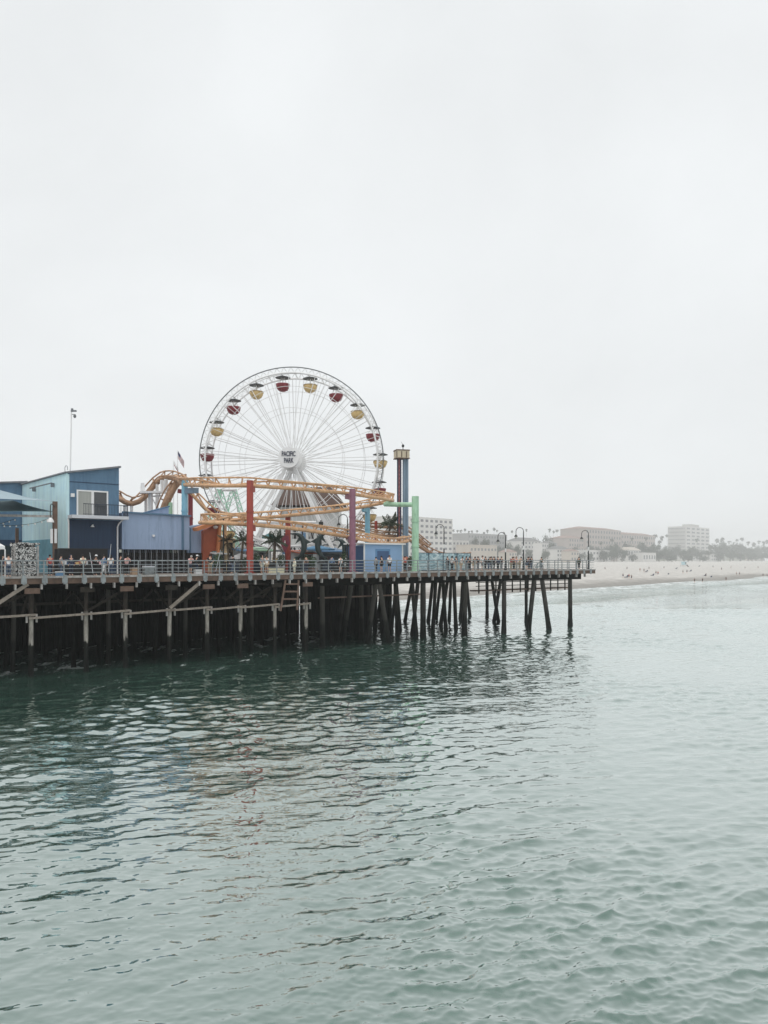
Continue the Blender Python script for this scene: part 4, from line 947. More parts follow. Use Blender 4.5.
def pose_joints(p):
    f = 0.0; J = {}
    J['pel'] = (0,0,.94); J['sp'] = (0,-.0,1.12); J['ch'] = (0,0,1.32); J['nk'] = (0,0,1.47); J['hb'] = (0,-.015,1.56); J['hm'] = (0,-.02,1.63); J['ht'] = (0,-.01,1.70)
    for s, n in ((1,'l'),(-1,'r')):
        J['hip'+n] = (.09*s,0,.90); J['kn'+n] = (.10*s,-.02,.49); J['an'+n] = (.10*s,.02,.09); J['to'+n] = (.12*s,-.14,.04)
        J['sh'+n] = (.175*s,0,1.41); J['el'+n] = (.235*s,.03,1.13); J['wr'+n] = (.235*s,-.06,.89); J['ha'+n] = (.225*s,-.09,.80)
    if p == 'lean':
        for k, dy in (('sp',-.03),('ch',-.12),('nk',-.20),('hb',-.25),('hm',-.27),('ht',-.27)): x,y,z = J[k]; J[k] = (x,y+dy,z-.03)
        for s, n in ((1,'l'),(-1,'r')): J['sh'+n] = (.175*s,-.15,1.37); J['el'+n] = (.23*s,-.30,1.16); J['wr'+n] = (.12*s,-.50,1.20); J['ha'+n] = (.05*s,-.54,1.22)
    if p == 'walk':
        J['knl'] = (.09,-.14,.52); J['anl'] = (.09,-.16,.10); J['tol'] = (.10,-.31,.06); J['knr'] = (-.09,.06,.50); J['anr'] = (-.09,.30,.14); J['tor'] = (-.10,.19,.03)
        J['ell'] = (.24,.12,1.15); J['wrl'] = (.24,.10,.92); J['hal'] = (.24,.08,.84); J['elr'] = (-.24,-.06,1.15); J['wrr'] = (-.22,-.24,.98); J['har'] = (-.21,-.30,.94)
    if p == 'hips':
        for s, n in ((1,'l'),(-1,'r')): J['el'+n] = (.36*s,.06,1.16); J['wr'+n] = (.20*s,-.06,1.02); J['ha'+n] = (.14*s,-.08,.98)
    return J
BR = dict(pel=(.15,.11),sp=(.13,.095),ch=(.155,.10),nk=.055,hb=(.07,.08),hm=(.078,.095),ht=(.05,.06),hip=.085,kn=.055,an=.038,to=.036,sh=.06,el=.043,wr=.03,ha=.032)
CHAIN = [('pel','sp'),('sp','ch'),('ch','nk'),('nk','hb'),('hb','hm'),('hm','ht')]+[(a+n if a not in ('pel','ch') else a,b+n) for n in 'lr' for a,b in (('pel','hip'),('hip','kn'),('kn','an'),('an','to'),('ch','sh'),('sh','el'),('el','wr'),('wr','ha'))]
def grow(name, J, chain, extra=0.0, over=None, root='pel'):
    ks = []
    for a,b in chain:
        for k in (a,b):
            if k not in ks: ks.append(k)
    idx = {k:i for i,k in enumerate(ks)}; rr = []
    for k in ks:
        base = BR.get(k, BR.get(k[:-1])); base = (over or {}).get(k, (over or {}).get(k[:-1], base))
        rr.append(tuple(x+extra for x in base) if isinstance(base, tuple) else base+extra)
    return skin_mesh(name, [J[k] for k in ks], [(idx[a],idx[b]) for a,b in chain], rr, idx[root])
PARTS = {}
for ps in ('stand','lean','walk','hips'):
    J = pose_joints(ps)
    J['mid'] = tuple(np.array(J['sh'+'l'])*0+np.array(J['sp'])*.6+np.array(J['pel'])*.4)
    for n in 'lr':
        J['sl'+n] = tuple(np.array(J['sh'+n])*.35+np.array(J['el'+n])*.65); J['kk'+n] = tuple(np.array(J['hip'+n])*.2+np.array(J['kn'+n])*.8); J['cu'+n] = tuple(np.array(J['kn'+n])*.1+np.array(J['an'+n])*.9)
        J['ww'+n] = tuple(np.array(J['el'+n])*.15+np.array(J['wr'+n])*.85)
    body = grow('body', J, CHAIN)
    tee = grow('shirt', J, [('pel','sp'),('sp','ch')]+[(a,b) for n in 'lr' for a,b in (('ch','sh'+n),('sh'+n,'sl'+n))], .022, dict(sl=.055,pel=(.16,.12)), 'sp')
    lng = grow('jacket', J, [('pel','sp'),('sp','ch')]+[(a,b) for n in 'lr' for a,b in (('ch','sh'+n),('sh'+n,'el'+n),('el'+n,'ww'+n))], .026, dict(ww=.034,pel=(.165,.125)), 'sp')
    tr = grow('trousers', J, [('pel','hip'+n) for n in 'lr']+[(a,b) for n in 'lr' for a,b in (('hip'+n,'kn'+n),('kn'+n,'cu'+n))], .02, dict(cu=.045))
    sh = grow('shorts', J, [('pel','hip'+n) for n in 'lr']+[('hip'+n,'kk'+n) for n in 'lr'], .03, dict(kk=.062))
    hd = V(J['hm']); mb = MB(); mb.lathe((hd.x,hd.y+.015,hd.z-.02), [(.098,-.02),(.108,.03),(.098,.08),(.06,.118),(.0,.128)], 14)
    ha = mb.build('hair', MATS['black_iron'], None, True); hm_ = ha.data; bpy.data.objects.remove(ha)
    mb = MB(); mb.lathe((hd.x,hd.y,hd.z+.03), [(.108,-.01),(.112,.02),(.1,.08),(.05,.11),(.0,.115)], 14); mb.box((hd.x,hd.y-.14,hd.z+.03),(.15,.12,.015))
    ha = mb.build('cap', MATS['black_iron'], None, True); cp_ = ha.data; bpy.data.objects.remove(ha)
    mb = MB(); mb.lathe((hd.x,hd.y+.05,hd.z-.22), [(.04,0),(.085,.04),(.105,.14),(.105,.22),(.09,.3),(.03,.34)], 14)
    ha = mb.build('long_hair', MATS['black_iron'], None, True); lh_ = ha.data; bpy.data.objects.remove(ha)
    PARTS[ps] = dict(body=body, shirt=tee, jacket=lng, trousers=tr, shorts=sh, hair=hm_, cap=cp_, long_hair=lh_)
    for q in PARTS[ps].values():
        if not q.materials: q.materials.append(None)
PC = dict(skin=srgb(196,150,126), skin2=srgb(140,98,76), black=srgb(30,30,33), white=srgb(226,226,226), grey=srgb(120,122,126), navy=srgb(40,50,74), pink=srgb(214,160,160), tan=srgb(190,164,130), khaki=srgb(150,136,112),
          red=srgb(170,60,54), blue=srgb(90,122,160), denim=srgb(72,88,112), olive=srgb(70,78,62), brown=srgb(92,68,54), cream=srgb(226,214,186), hairdark=srgb(34,28,25), hairbrown=srgb(84,60,44), hairgrey=srgb(150,148,146), teal=srgb(60,104,112))
PM = {k: mat('cloth_'+k if 'skin' not in k and 'hair' not in k else k, v, .8, .1, 6) for k, v in PC.items()}
def person(loc, rz, label, top='white', sleeve='shirt', leg='black', low='trousers', hair='hairdark', head='hair', skin='skin', pose='stand', sc_=1.0, group='people on the pier'):
    o = thing('person', loc, label, 'person', group, rz); o.scale = (sc_,)*3
    for nm, mk in (('body',skin),(sleeve,top),(low,leg),(head,hair)):
        q = bpy.data.objects.new(nm, PARTS[pose][nm]); col.objects.link(q); q.parent = o
        q.material_slots[0].link = 'OBJECT'; q.material_slots[0].material = PM[mk]
    if head == 'cap':
        q = bpy.data.objects.new('hair', PARTS[pose]['hair']); col.objects.link(q); q.parent = o; q.scale = (.97,.97,.985); q.material_slots[0].link = 'OBJECT'; q.material_slots[0].material = PM['hairdark']
    return o
OUT = A; INW = A+math.pi; ALR = A+math.pi/2; ALL_ = A-math.pi/2     # facing the sea, inland, along the edge
def P(px, t, rz, label, **k): return person(dk(px,t,DZ+.004), rz, label, **k)
P(190,.62,OUT,'person in pale pink shirt leaning on the railing above a red bucket',top='pink',leg='navy',low='shorts',hair='hairgrey',pose='lean')
P(197,1.6,ALR,'person in white cap and dark jacket behind the leaning pink shirt',top='black',sleeve='jacket',hair='white',head='cap',leg='navy')
P(210,1.5,INW,'person in tan trousers and dark top standing before the orange kiosk',top='black',leg='khaki',pose='hips',sc_=1.04)
P(262,1.9,OUT+.3,'person with long dark hair in grey shirt just right of red column',top='grey',leg='cream',low='shorts',hair='hairdark',head='long_hair',pose='stand',sc_=1.03)
P(266.5,2.1,OUT-.2,'person in white shirt and pale shorts beside the long dark hair',top='white',leg='tan',low='shorts')
P(294.5,.8,ALL_,'small person all in cream beside the pale bench box',top='cream',sleeve='jacket',leg='cream',hair='tan',sc_=.82)
P(340.5,1.0,INW,'person in white shirt and black shorts left of the purple column',top='white',leg='black',low='shorts',sc_=.98)
P(376,1.3,INW,'person in grey hooded top at the left of the booth trio',top='grey',sleeve='jacket',leg='black',sc_=.94)
P(381.5,1.2,INW+.2,'person dressed all in black in the middle of the booth trio',top='black',leg='black',low='shorts',sc_=1.0)
P(389.5,1.2,INW-.3,'person in white shirt and black shorts facing the ticket booth',top='white',leg='black',low='shorts',hair='hairbrown',sc_=1.05)
# left crowd
for a in (
 (95,2.2,OUT,'person in white cap before the black stall, left of the striped rod',dict(top='black',sleeve='jacket',hair='white',head='cap',pose='lean')),
 (104,1.2,ALR,'person in pale blue jacket walking beside the tall fishing rod',dict(top='blue',sleeve='jacket',leg='white',pose='walk')),
 (110.5,.8,INW,'person with long dark hair in white top near the fishing rod',dict(top='white',leg='denim',head='long_hair')),
 (121,1.6,ALL_,'person in black jacket and black trousers left of the floral shirt',dict(top='black',sleeve='jacket',leg='black',pose='hips')),
 (126.5,.7,OUT,'person in dusty pink shirt and black trousers by the black slatted base',dict(top='pink',leg='black',hair='black',head='cap',pose='lean')),
 (71,3.4,OUT,'person in navy hooded jacket in front of the black stall',dict(top='navy',sleeve='jacket',leg='navy',hair='navy',head='long_hair')),
 (61,3.6,ALR,'person in grey shirt beside the blue cool box stall end',dict(top='grey',leg='denim')),
 (50,2.8,OUT,'person in red shirt near the patterned kiosk',dict(top='red',leg='navy')),
 (83,3.2,INW,'person in cream shirt among the goods of the black stall',dict(top='cream',leg='black')),
 (3.5,2.0,ALL_,'person in dark jacket under the white canopy corner',dict(top='navy',sleeve='jacket',leg='black')),
 (8.5,1.0,OUT,'person in white shirt left of the patterned kiosk',dict(top='white',leg='denim'))): P(a[0],a[1],a[2],a[3],**a[4])
# crowd at the seaward end
for a in (
 (447.5,1.3,INW,'person in black jacket at the banner fence, first of four there',dict(top='black',sleeve='jacket')),
 (452,1.7,ALR,'person in charcoal and white at the banner fence, second of four',dict(top='white',leg='black',hair='black',head='cap')),
 (456,1.2,INW,'person in navy top at the banner fence, third of four',dict(top='navy',leg='tan')),
 (461,.8,OUT,'person in white shirt leaning on the railing before the banner fence',dict(top='white',leg='tan',low='shorts',pose='lean')),
 (473.5,.9,OUT,'person in brown top just right of the banner fence',dict(top='brown',leg='tan',low='shorts',pose='lean')),
 (478,1.6,INW,'person in black shirt between brown top and white shirt',dict(top='black',leg='grey')),
 (482.5,.9,OUT,'taller person in white shirt and grey shorts in the crowd',dict(top='white',leg='grey',low='shorts',sc_=1.06)),
 (488.5,.8,OUT,'broad person in black jacket leaning next to the white shirt',dict(top='black',sleeve='jacket',leg='denim',pose='lean')),
 (494,1.5,ALR,'person in black shirt walking towards the shorter lamp post',dict(top='black',leg='black',pose='walk')),
 (498,.9,INW,'person in navy jacket close left of the shorter lamp post',dict(top='navy',sleeve='jacket',leg='black')),
 (511,.8,OUT,'person in dusty red shirt right of the shorter lamp post',dict(top='red',leg='khaki',pose='lean')),
 (516.5,.9,OUT,'person in pink top between the two close lamp posts',dict(top='pink',leg='khaki',head='long_hair',hair='hairbrown')),
 (519.5,.8,OUT,'person in tan shirt touching the tallest lamp post',dict(top='tan',leg='khaki',pose='lean')),
 (526.5,.9,OUT,'person in black shirt right beside the tallest lamp post',dict(top='black',leg='denim',low='shorts',pose='lean')),
 (531.5,1.0,INW,'person in charcoal jacket and blue jeans by the parked bicycle',dict(top='black',sleeve='jacket',leg='denim')),
 (541.5,1.5,ALR,'person in olive top with white bag behind the parked bicycle',dict(top='olive',leg='grey',sc_=.97)),
 (579,1.0,ALL_,'lone person in dark clothes near the seaward end lamp post',dict(top='olive',sleeve='jacket',leg='black'))): P(a[0],a[1],a[2],a[3],**a[4])

for a in (
 (466.5,1.4,ALR,'person in navy top passing the right end of the banner fence',dict(top='navy',leg='grey',pose='walk')),
 (485.5,1.8,INW,'person in black jacket half hidden behind the taller white shirt',dict(top='black',sleeve='jacket',leg='black')),
 (491.5,2.2,ALL_,'person in olive jacket behind the broad black jacket',dict(top='olive',sleeve='jacket',leg='navy')),
 (501.5,2.3,INW,'person in charcoal top between navy jacket and shorter lamp post',dict(top='black',leg='grey')),
 (513.7,1.9,OUT,'person in brown jacket behind the dusty red shirt',dict(top='brown',sleeve='jacket',leg='black')),
 (529,2.0,ALL_,'person in navy hood behind the two by the bicycle',dict(top='navy',sleeve='jacket',leg='black')),
 (469.5,2.2,INW,'person all in black just beyond the banner fence end post',dict(top='black',leg='black')),
 (332,2.4,ALR,'person in blue jacket walking below the diving dolphin',dict(top='blue',sleeve='jacket',leg='black',pose='walk')),
 (306,3.0,INW,'person in brown top before the rust awning stall',dict(top='brown',leg='navy')),
 (233,2.6,ALL_,'person in black jacket walking before the cream food stall',dict(top='black',sleeve='jacket',leg='denim',pose='walk')),
 (405,2.2,INW,'person in red shirt beside the low orange umbrella',dict(top='red',leg='black'))): P(a[0],a[1],a[2],a[3],**a[4])

# ------------------------------------------------------------------ things standing about on the deck
def bucket(px, t, m, label, h=.42, r=.2):
    b = dk(px,t); o = thing('bucket', b, label, 'bucket', 'buckets by the railing')
    mb = MB(); mb.lathe(b, [(.0,.01),(r*.82,.01),(r,h),(r*1.08,h),(r*1.08,h-.03),(r*1.01,h-.03)], 16); mb.build('pail', m, o, True)
    mb = MB(); mb.tube([b+V((r*math.cos(a),0,h+r*.8*math.sin(a))) for a in np.linspace(0,math.pi,9)], .012, 5); mb.build('handle', M['galv'], o)
bucket(187.5,.45,C['rust'],'rusty red bucket at the feet of the pink shirt')
bucket(194,.5,C['frame'],'white bucket left of the white cool box')
bucket(170.5,.5,mat('pale_blue_plastic', srgb(160,200,214), .4,.06),'left pale blue bucket of two on the railing side',.5,.26)
bucket(175,.5,mat('pale_blue_plastic', srgb(160,200,214), .4,.06),'right pale blue bucket of two on the railing side',.5,.26)
bucket(46,.5,C['red'],'red and white bucket right of the patterned kiosk',.36,.17)
def crate(name, px, t, size, m, lidm, label, cat, group=None):
    b = dk(px,t); o = thing(name, b, label, cat, group)
    mb = MB(); mb.box(b+V((0,0,size[2]*.42)), (size[0],size[1],size[2]*.84), A); mb.build('body', m, o)
    mb = MB(); mb.box(b+V((0,0,size[2]*.92)), (size[0]+.04,size[1]+.04,size[2]*.15), A); mb.build('lid', lidm, o)
    for s_ in (-1,1): mb = MB(); mb.box(b+V((EX*s_*(size[0]/2+.02),EY*s_*(size[0]/2+.02),size[2]*.6)), (.03,.2,.05), A); mb.build('handle', M['galv'], o)
crate('cool_box',198,.5,(.62,.4,.46),C['frame'],C['frame'],'white cool box below the white capped person','cool box','boxes on the deck')
crate('storage_box',276.5,.6,(1.45,.5,.5),mat('cream_plastic',srgb(214,204,170),.6,.1),mat('cream_plastic',srgb(214,204,170),.6,.1),'long cream bench box beside the small cream figure','box','boxes on the deck')
crate('cardboard_box',134.5,.7,(.6,.5,.66),mat('cardboard',srgb(176,142,112),.9,.15),mat('cardboard',srgb(176,142,112),.9,.15),'brown cardboard box by the railing below the low building','box','boxes on the deck')
crate('storage_box',148.5,.7,(.85,.5,.8),C['galv'] if 'galv' in C else M['galv'],C['slab'],'grey metal box by the railing below the low building','box','boxes on the deck')
crate('cool_box',60,.8,(.6,.4,.4),C['boothmid'],C['frame'],'blue cool box with white lid near the black stall','cool box','boxes on the deck')
# patterned kiosk
def spots():
    m = mat('black_white_pattern', (.7,.7,.68), .7, 0, 1); nt = m.node_tree; N = nt.nodes; L = nt.links; b = N['Principled BSDF']
    tc = N.new('ShaderNodeTexCoord'); t = N.new('ShaderNodeTexNoise'); t.inputs['Scale'].default_value = 5.5; t.inputs['Detail'].default_value = 1; t.inputs['Distortion'].default_value = 2.0
    L.new(tc.outputs['Object'], t.inputs['Vector']); r_ = N.new('ShaderNodeValToRGB'); r_.color_ramp.interpolation = 'CONSTANT'
    e = r_.color_ramp.elements; e[0].color = (.02,.02,.022,1); e[1].position = .52; e[1].color = (.6,.6,.58,1); L.new(t.outputs['Fac'], r_.inputs[0]); L.new(r_.outputs[0], b.inputs['Base Color']); return m
kp0, kp1 = spx(15.5,1.6), spx(36.5,1.6); kz = zz(26,547,1.6)
kk = thing('patterned_kiosk', PL((kp0+kp1)/2,2.2,DZ), 'small kiosk covered in black and white blotchy pattern behind the railing', 'kiosk')
mb = MB(); mb.pbox(kp0,kp1,1.6,2.9,DZ,kz); mb.build('body', spots(), kk)
mb = MB(); mb.pbox(kp1+.03,kp1+.16,1.5,1.65,DZ,kz+.1); mb.pbox(kp0-.1,kp0-.01,1.55,1.65,DZ,kz+.05); mb.build('corner_post', M['trim'], kk)
mb = MB(); 
for i in range(26): s_ = random.uniform(kp0-.1,kp1+.1); mb.box(PL(s_,random.uniform(1.7,2.8),kz+random.uniform(.05,.28)), (random.uniform(.2,.5),.3,random.uniform(.1,.25)), random.uniform(0,3))
o = mb.build('heaped_goods', spots(), kk); o['kind'] = 'stuff'
# white canopy corner at the far left
ct = thing('canopy_tent', dk(-4,2.4), 'white peaked canopy tent cut off by the left picture edge', 'tent')
ca0, ca1 = spx(-24,1.8), spx(5,1.8); z1_ = zz(0,546,1.8)
mb = MB(); q = [(ca0,1.8),(ca1,1.8),(ca1,3.8),(ca0,3.8)]; mb.hexa([PL(s,t,z1_-.25) for s,t in q],[PL(s,t,z1_) for s,t in q]); top_ = PL((ca0+ca1)/2,2.8,z1_+.7)
for i in range(4): mb.face([PL(*q[i],z1_+.002), PL(*q[(i+1) % 4],z1_+.002), top_])
mb.build('canopy', C['frame'], ct)
for s,t in q: mb = MB(); mb.pbox(s-.04,s+.04,t-.04,t+.04,DZ,z1_-.25); mb.build('leg', C['frame'], ct)
# black stall
b0_, b1_ = spx(58,5.2), spx(111,5.2); bz = zz(85,549,5.2)
bs = thing('market_stall', PL((b0_+b1_)/2,6,DZ), 'long black draped market stall below the balcony', 'stall')
mb = MB(); mb.pbox(b0_,b1_,6.0,6.2,DZ,bz); mb.build('back_cloth', C['blackslat'], bs)
mb = MB(); mb.pbox(b0_+.2,b1_-.3,4.9,5.7,DZ,DZ+.9); mb.build('counter', C['blackslat'], bs)
mb = MB(); mb.pbox(b0_-.05,b0_+.05,5.0,5.1,DZ,bz+.05); mb.pbox(b0_+.051,b1_,5.02,5.08,bz-.02,bz+.05); mb.build('frame', M['black'], bs)
cs = [C['red'],C['frame'],C['gyel'],C['boothmid'],C['slab'],PM['pink'],PM['black']]
for i in range(22):
    s_ = b0_+.5+(b1_-b0_-1.2)*i/22+random.uniform(-.1,.1); hgt = random.uniform(.1,.4); w_ = random.uniform(.16,.36)
    m_ = random.choice(cs); c = PL(s_,random.uniform(5.0,5.5),DZ+.904); o = thing('goods_box', c, 'small merchandise box on the counter of the long black stall', 'box', 'goods on the black stall')
    mb = MB(); mb.box(c+V((0,0,hgt/2)), (w_,.22,hgt), A+random.uniform(-.3,.3)); mb.build('carton', m_, o)
    mb = MB(); mb.box(c+V((0,0,hgt+.015)), (w_*.9,.2,.03), A); mb.build('flap', cs[(i*3) % 7], o)
# fishing rods
for px, t, l, dx, lab in ((108,.25,2.6,.25,'tall thin fishing rod propped upright at the railing'),(93.5,.3,1.9,-.3,'short fishing rod leaning left beside the white capped person'),(215,.3,2.2,.5,'fishing rod slanting right beside the tan trousered person')):
    b = dk(px,t); o = thing('fishing_rod', b, lab, 'fishing rod', 'fishing rods at the railing')
    mb = MB(); mb.tube([b, b+V((dx,0,l))], [.03,.015], 6); mb.build('rod', C['slab'], o)
    mb = MB(); mb.tube([b+V((dx*.1,-.06,l*.1)),b+V((dx*.1,.06,l*.1))], .05, 10); mb.tube([b, b+V((dx*.12,0,l*.12))], .045, 6); mb.build('reel', M['black'], o)
# blue market umbrella, striped one, and stalls between the columns
def umbrella(px, py, t, r, m, label, hgt=None):
    b = dk(px,t); z = zz(px,py,t); o = thing('market_umbrella', b, label, 'umbrella', 'umbrellas on the pier')
    mb = MB(); n = 8; c = V((b.x,b.y,z)); ring = [c+V((r*math.cos(2*math.pi*k/n),r*math.sin(2*math.pi*k/n),-.42)) for k in range(n)]
    for k in range(n): mb.face([c, ring[k], ring[(k+1) % n]]); mb.face([ring[k], ring[k]-V((0,0,.18)), ring[(k+1) % n]-V((0,0,.18)), ring[(k+1) % n]])
    mb.build('canopy', m, o)
    mb = MB(); mb.tube([b, c], .04, 8); mb.build('pole', C['frame'], o); mb = MB(); mb.lathe(b, [(.3,0),(.3,.08),(.06,.14)], 14); mb.build('base', M['black'], o)
umbrella(318,545,9,1.9,mat('umbrella_blue',srgb(70,122,160),.7,.1),'wide blue market umbrella behind the diving dolphin sculpture')
umbrella(241,553,7,1.2,mat('umbrella_white',srgb(214,214,210),.7,.1),'small white umbrella left of the red column')
umbrella(269,533,10,.8,mat('umbrella_teal',srgb(60,116,122),.7,.1),'small teal umbrella up beside the tall red column')
umbrella(405,556,4.5,1.1,C['rust'],'low orange umbrella at the right end of the ticket booth')
def stall(px0, px1, ytop, t, m, m2, label):
    s0_, s1_ = spx(px0,t), spx(px1,t); z = zz((px0+px1)/2,ytop,t); o = thing('food_stall', PL((s0_+s1_)/2,t+1,DZ), label, 'stall', 'stalls between the coaster columns')
    mb = MB(); mb.pbox(s0_,s1_,t+.2,t+2.2,DZ,z-.02); mb.build('body', m, o)
    mb = MB(); q = [(s0_-.2,t-.5),(s1_+.2,t-.5),(s1_+.2,t+2.3),(s0_-.2,t+2.3)]; mb.hexa([PL(s,tt,z-(.35 if tt < t else 0)) for s,tt in q],[PL(s,tt,z+.12-(.35 if tt < t else 0)) for s,tt in q]); mb.build('awning', m2, o)
    mb = MB(); mb.pbox(s0_+.3,s1_-.3,t+.14,t+.197,DZ+1.0,z-.5); mb.build('counter_opening', C['glass'], o)
    mb = MB(); mb.pbox(s0_+.2,s1_-.2,t+.02,t+.139,DZ+.9,DZ+1.0); mb.build('counter', C['slab'], o)
    return o
wht = mat('stall_white', srgb(150,156,158), .7, .25, .8); crm = mat('stall_cream', srgb(206,182,140), .7, .15, .8)
stall(227,236,538,9,crm,C['track'],'cream food stall with ochre awning left of the red column')
stall(239,247,548,8,wht,C['boothmid'],'white food stall with blue awning left of the red column')
stall(258,272,548,11,wht,C['green'],'white food stall with mint awning right of the red column')
stall(300,314,551,10,wht,C['rust'],'white food stall with rust awning between two dolphin sculptures')
stall(318,346,549,12,wht,C['boothmid'],'wide white stall with blue awning left of the purple column')
stall(214,226,551,9.5,mat('stall_teal',srgb(96,128,132),.7,.15),C['frame'],'grey teal stall with white awning right of the orange kiosk')
# hanging burgundy banner
hb = thing('hanging_banner', pp(285,552,9.6), 'burgundy pointed banner with a small white figure near the rear red column', 'banner')
c = pp(285,543,9.6); mb = MB(); w_, h_ = .55, 1.5
mb.hexa([c+V((x_,-.02,z_)) for x_,z_ in ((-w_*.7,h_*.55),(w_*.7,h_*.55),(w_,0),(0,-h_*.75),(-w_,0))],[c+V((x_,.02,z_)) for x_,z_ in ((-w_*.7,h_*.55),(w_*.7,h_*.55),(w_,0),(0,-h_*.75),(-w_,0))]); mb.build('panel', mat('burgundy_cloth',srgb(120,44,62),.7,.1), hb)
mb = MB(); mb.box(c+V((0,-.04,-.05)),(.12,.02,.34)); mb.lathe(c+V((0,-.04,.14)), [(.0,0),(.06,.04),(.06,.09),(0,.13)], 8); mb.build('emblem', C['frame'], hb)
mb = MB(); b = dk(285,9.6); mb.tube([V((b.x,c.y+.06,DZ)), V((b.x,c.y+.06,c.z+h_*.6))], .04, 6); mb.build('pole', M['black'], hb)
# dark service pole
for px, yt, t, lab in ((223.5,519,5,'dark slim pole between orange kiosk and the red column'),(321,520,9,'dark slim pole rising behind the dolphin sculptures'),(302.5,526,8.5,'dark slim pole behind the rear red column')):
    b = dk(px,t); o = thing('utility_pole', b, lab, 'pole', 'dark poles on the pier'); mb = MB(); mb.tube([b, V((b.x,b.y,zz(px,yt,t)))], .07, 8); mb.build('shaft', M['black'], o)
    mb = MB(); mb.box((b.x,b.y-.1,zz(px,yt,t)-.4), (.5,.12,.4)); mb.build('speaker', M['black'], o)
# litter bins
for px, t, lab in ((321.5,.9,'dark round litter bin by the railing below the diving dolphin'),(299,1.0,'dark round litter bin by the railing beside the small cream figure')):
    b = dk(px,t); o = thing('litter_bin', b, lab, 'bin', 'litter bins by the railing'); mb = MB(); mb.lathe(b, [(.0,.01),(.32,.01),(.36,.95),(.0,.96)], 16); mb.build('drum', M['dark'], o, True)
    mb = MB(); mb.lathe(b, [(.37,.95),(.37,1.05),(.3,1.2),(.0,1.28)], 16); mb.build('lid', M['black'], o, True)
# bicycle
bk = thing('bicycle', dk(538.5,.7), 'pale teal bicycle parked against the railing right of the tallest lamp', 'bicycle')
def bp_(s_, z_): return dk(538.5,.7)+V((EX*s_,EY*s_,z_))
for s_ in (-.62,.62):
    mb = MB(); mb.tube([bp_(s_+.34*math.cos(a),.36+.34*math.sin(a)) for a in np.linspace(0,2*math.pi,24,endpoint=False)], .03, 6, closed=True); wl_ = mb.build('wheel', M['black'], bk, True)
    mb = MB()
    for k in range(6): a = k*math.pi/6; mb.tube([bp_(s_-.33*math.cos(a),.36-.33*math.sin(a)), bp_(s_+.33*math.cos(a),.36+.33*math.sin(a))], .006, 4)
    mb.build('spokes', M['galv'], wl_)
mb = MB()
for p, q in (((-.62,.36),(-.1,.36)),((-.1,.36),(-.25,.85)),((-.25,.85),(.42,.82)),((-.1,.36),(.42,.75)),((.62,.36),(.40,.92)),((-.62,.36),(-.25,.8))): mb.tube([bp_(*p), bp_(*q)], .035, 6)
mb.build('frame', PM['teal'], bk)
mb = MB(); mb.tube([bp_(.38,.98)+V((-.2,.15,0)), bp_(.38,1.0), bp_(.38,.98)+V((.2,-.15,0))], .025, 6); mb.build('handlebar', M['black'], bk); mb = MB(); mb.box(bp_(-.27,.92),(.28,.14,.06),A); mb.build('saddle', M['black'], bk)
mb = MB(); mb.box(bp_(.66,.85),(.32,.3,.26),A); mb.build('basket', C['slab'], bk)

# ------------------------------------------------------------------ palms on the pier
leafm = mat('palm_leaf', (.075,.10,.06), .6, .35, 2.5); drym = mat('dry_palm_leaf', (.16,.12,.07), .8, .3, 2.5); trunkm = mat('palm_trunk', (.13,.10,.075), .9, .35, 4, stretch=(1,1,5), bump=.5)
def frond(mb, base, az, el, L_, droop, w0=.42):
    pts = []; d = V((math.cos(az),math.sin(az),0)); n = 11
    for i in range(n+1):
        u = i/n; pts.append(base+d*(L_*u*math.cos(el)*(1-.15*u))+V((0,0,L_*(u*math.sin(el)-droop*u*u))))
    sd = V((-d.y,d.x,0))
    mb.tube(pts, [.03*(1-i/(n+1))+.006 for i in range(n+1)], 4, caps=False)
    for i in range(1,n+1):
        for j in (0,.5):
            if i == n and j: continue
            p = pts[i].lerp(pts[min(i+1,n)],j); u = (i+j)/n; w_ = w0*math.sin(math.pi*min(1,.15+u*.82))**.7*L_*.5
            for s_ in (-1,1):
                t = p+sd*s_*w_+d*w_*.55+V((0,0,-w_*random.uniform(.35,.8))); m_ = p.lerp(t,.5)+V((0,0,.04)); q = d*.055*L_/1.8
                mb.face([p-q*.4, m_-q, t, m_+q])
def palm_mesh(h, L_, nf, lean=0, r=.16, dead=4):
    t = MB(); top = V((lean,0,h)); t.tube([V((lean*(k/8)**2,0,h*k/8)) for k in range(9)], [r*(1.5-.6*k/8 if k < 2 else 1.0-.25*k/8) for k in range(9)], 8)
    c = MB()
    for k in range(nf): frond(c, top+V((0,0,random.uniform(-.1,.12))), k*2.4+random.uniform(-.2,.2), R(random.uniform(0,75)), L_*random.uniform(.8,1.1), random.uniform(.25,.55))
    d = MB()
    for k in range(dead): frond(d, top-V((0,0,.15)), k*2.4+1, R(random.uniform(-50,-25)), L_*.75, .3)
    return t, c, d
def palm(loc, h, L_, nf, label, lean=0, r=.16, dead=4, leaf=None, group='palms on the pier'):
    o = thing('palm_tree', loc, label, 'palm tree', group); ORG[o.name] = V((0,0,0)); t, c, d = palm_mesh(h,L_,nf,lean,r,dead)
    t.build('trunk', trunkm, o, True); c.build('crown', leaf or leafm, o); 
    if dead: d.build('dead_fronds', drym, o)
    ORG[o.name] = V(loc); return o
palm(dk(274,5), zz(274,541,5)-DZ, 1.9, 16, 'dark palm with drooping fronds right of the tall red column', .1, .17)
palm(dk(241,6), zz(241,540,6)-DZ, 1.6, 14, 'small dark palm left of the tall red column', .25, .14, 6)
palm(dk(229,7), zz(229,541,7)-DZ, 1.4, 12, 'thin browning palm beside the cream food stall', -.2, .12, 9, mat('browning_leaf',(.12,.10,.055),.7,.3,2.5))
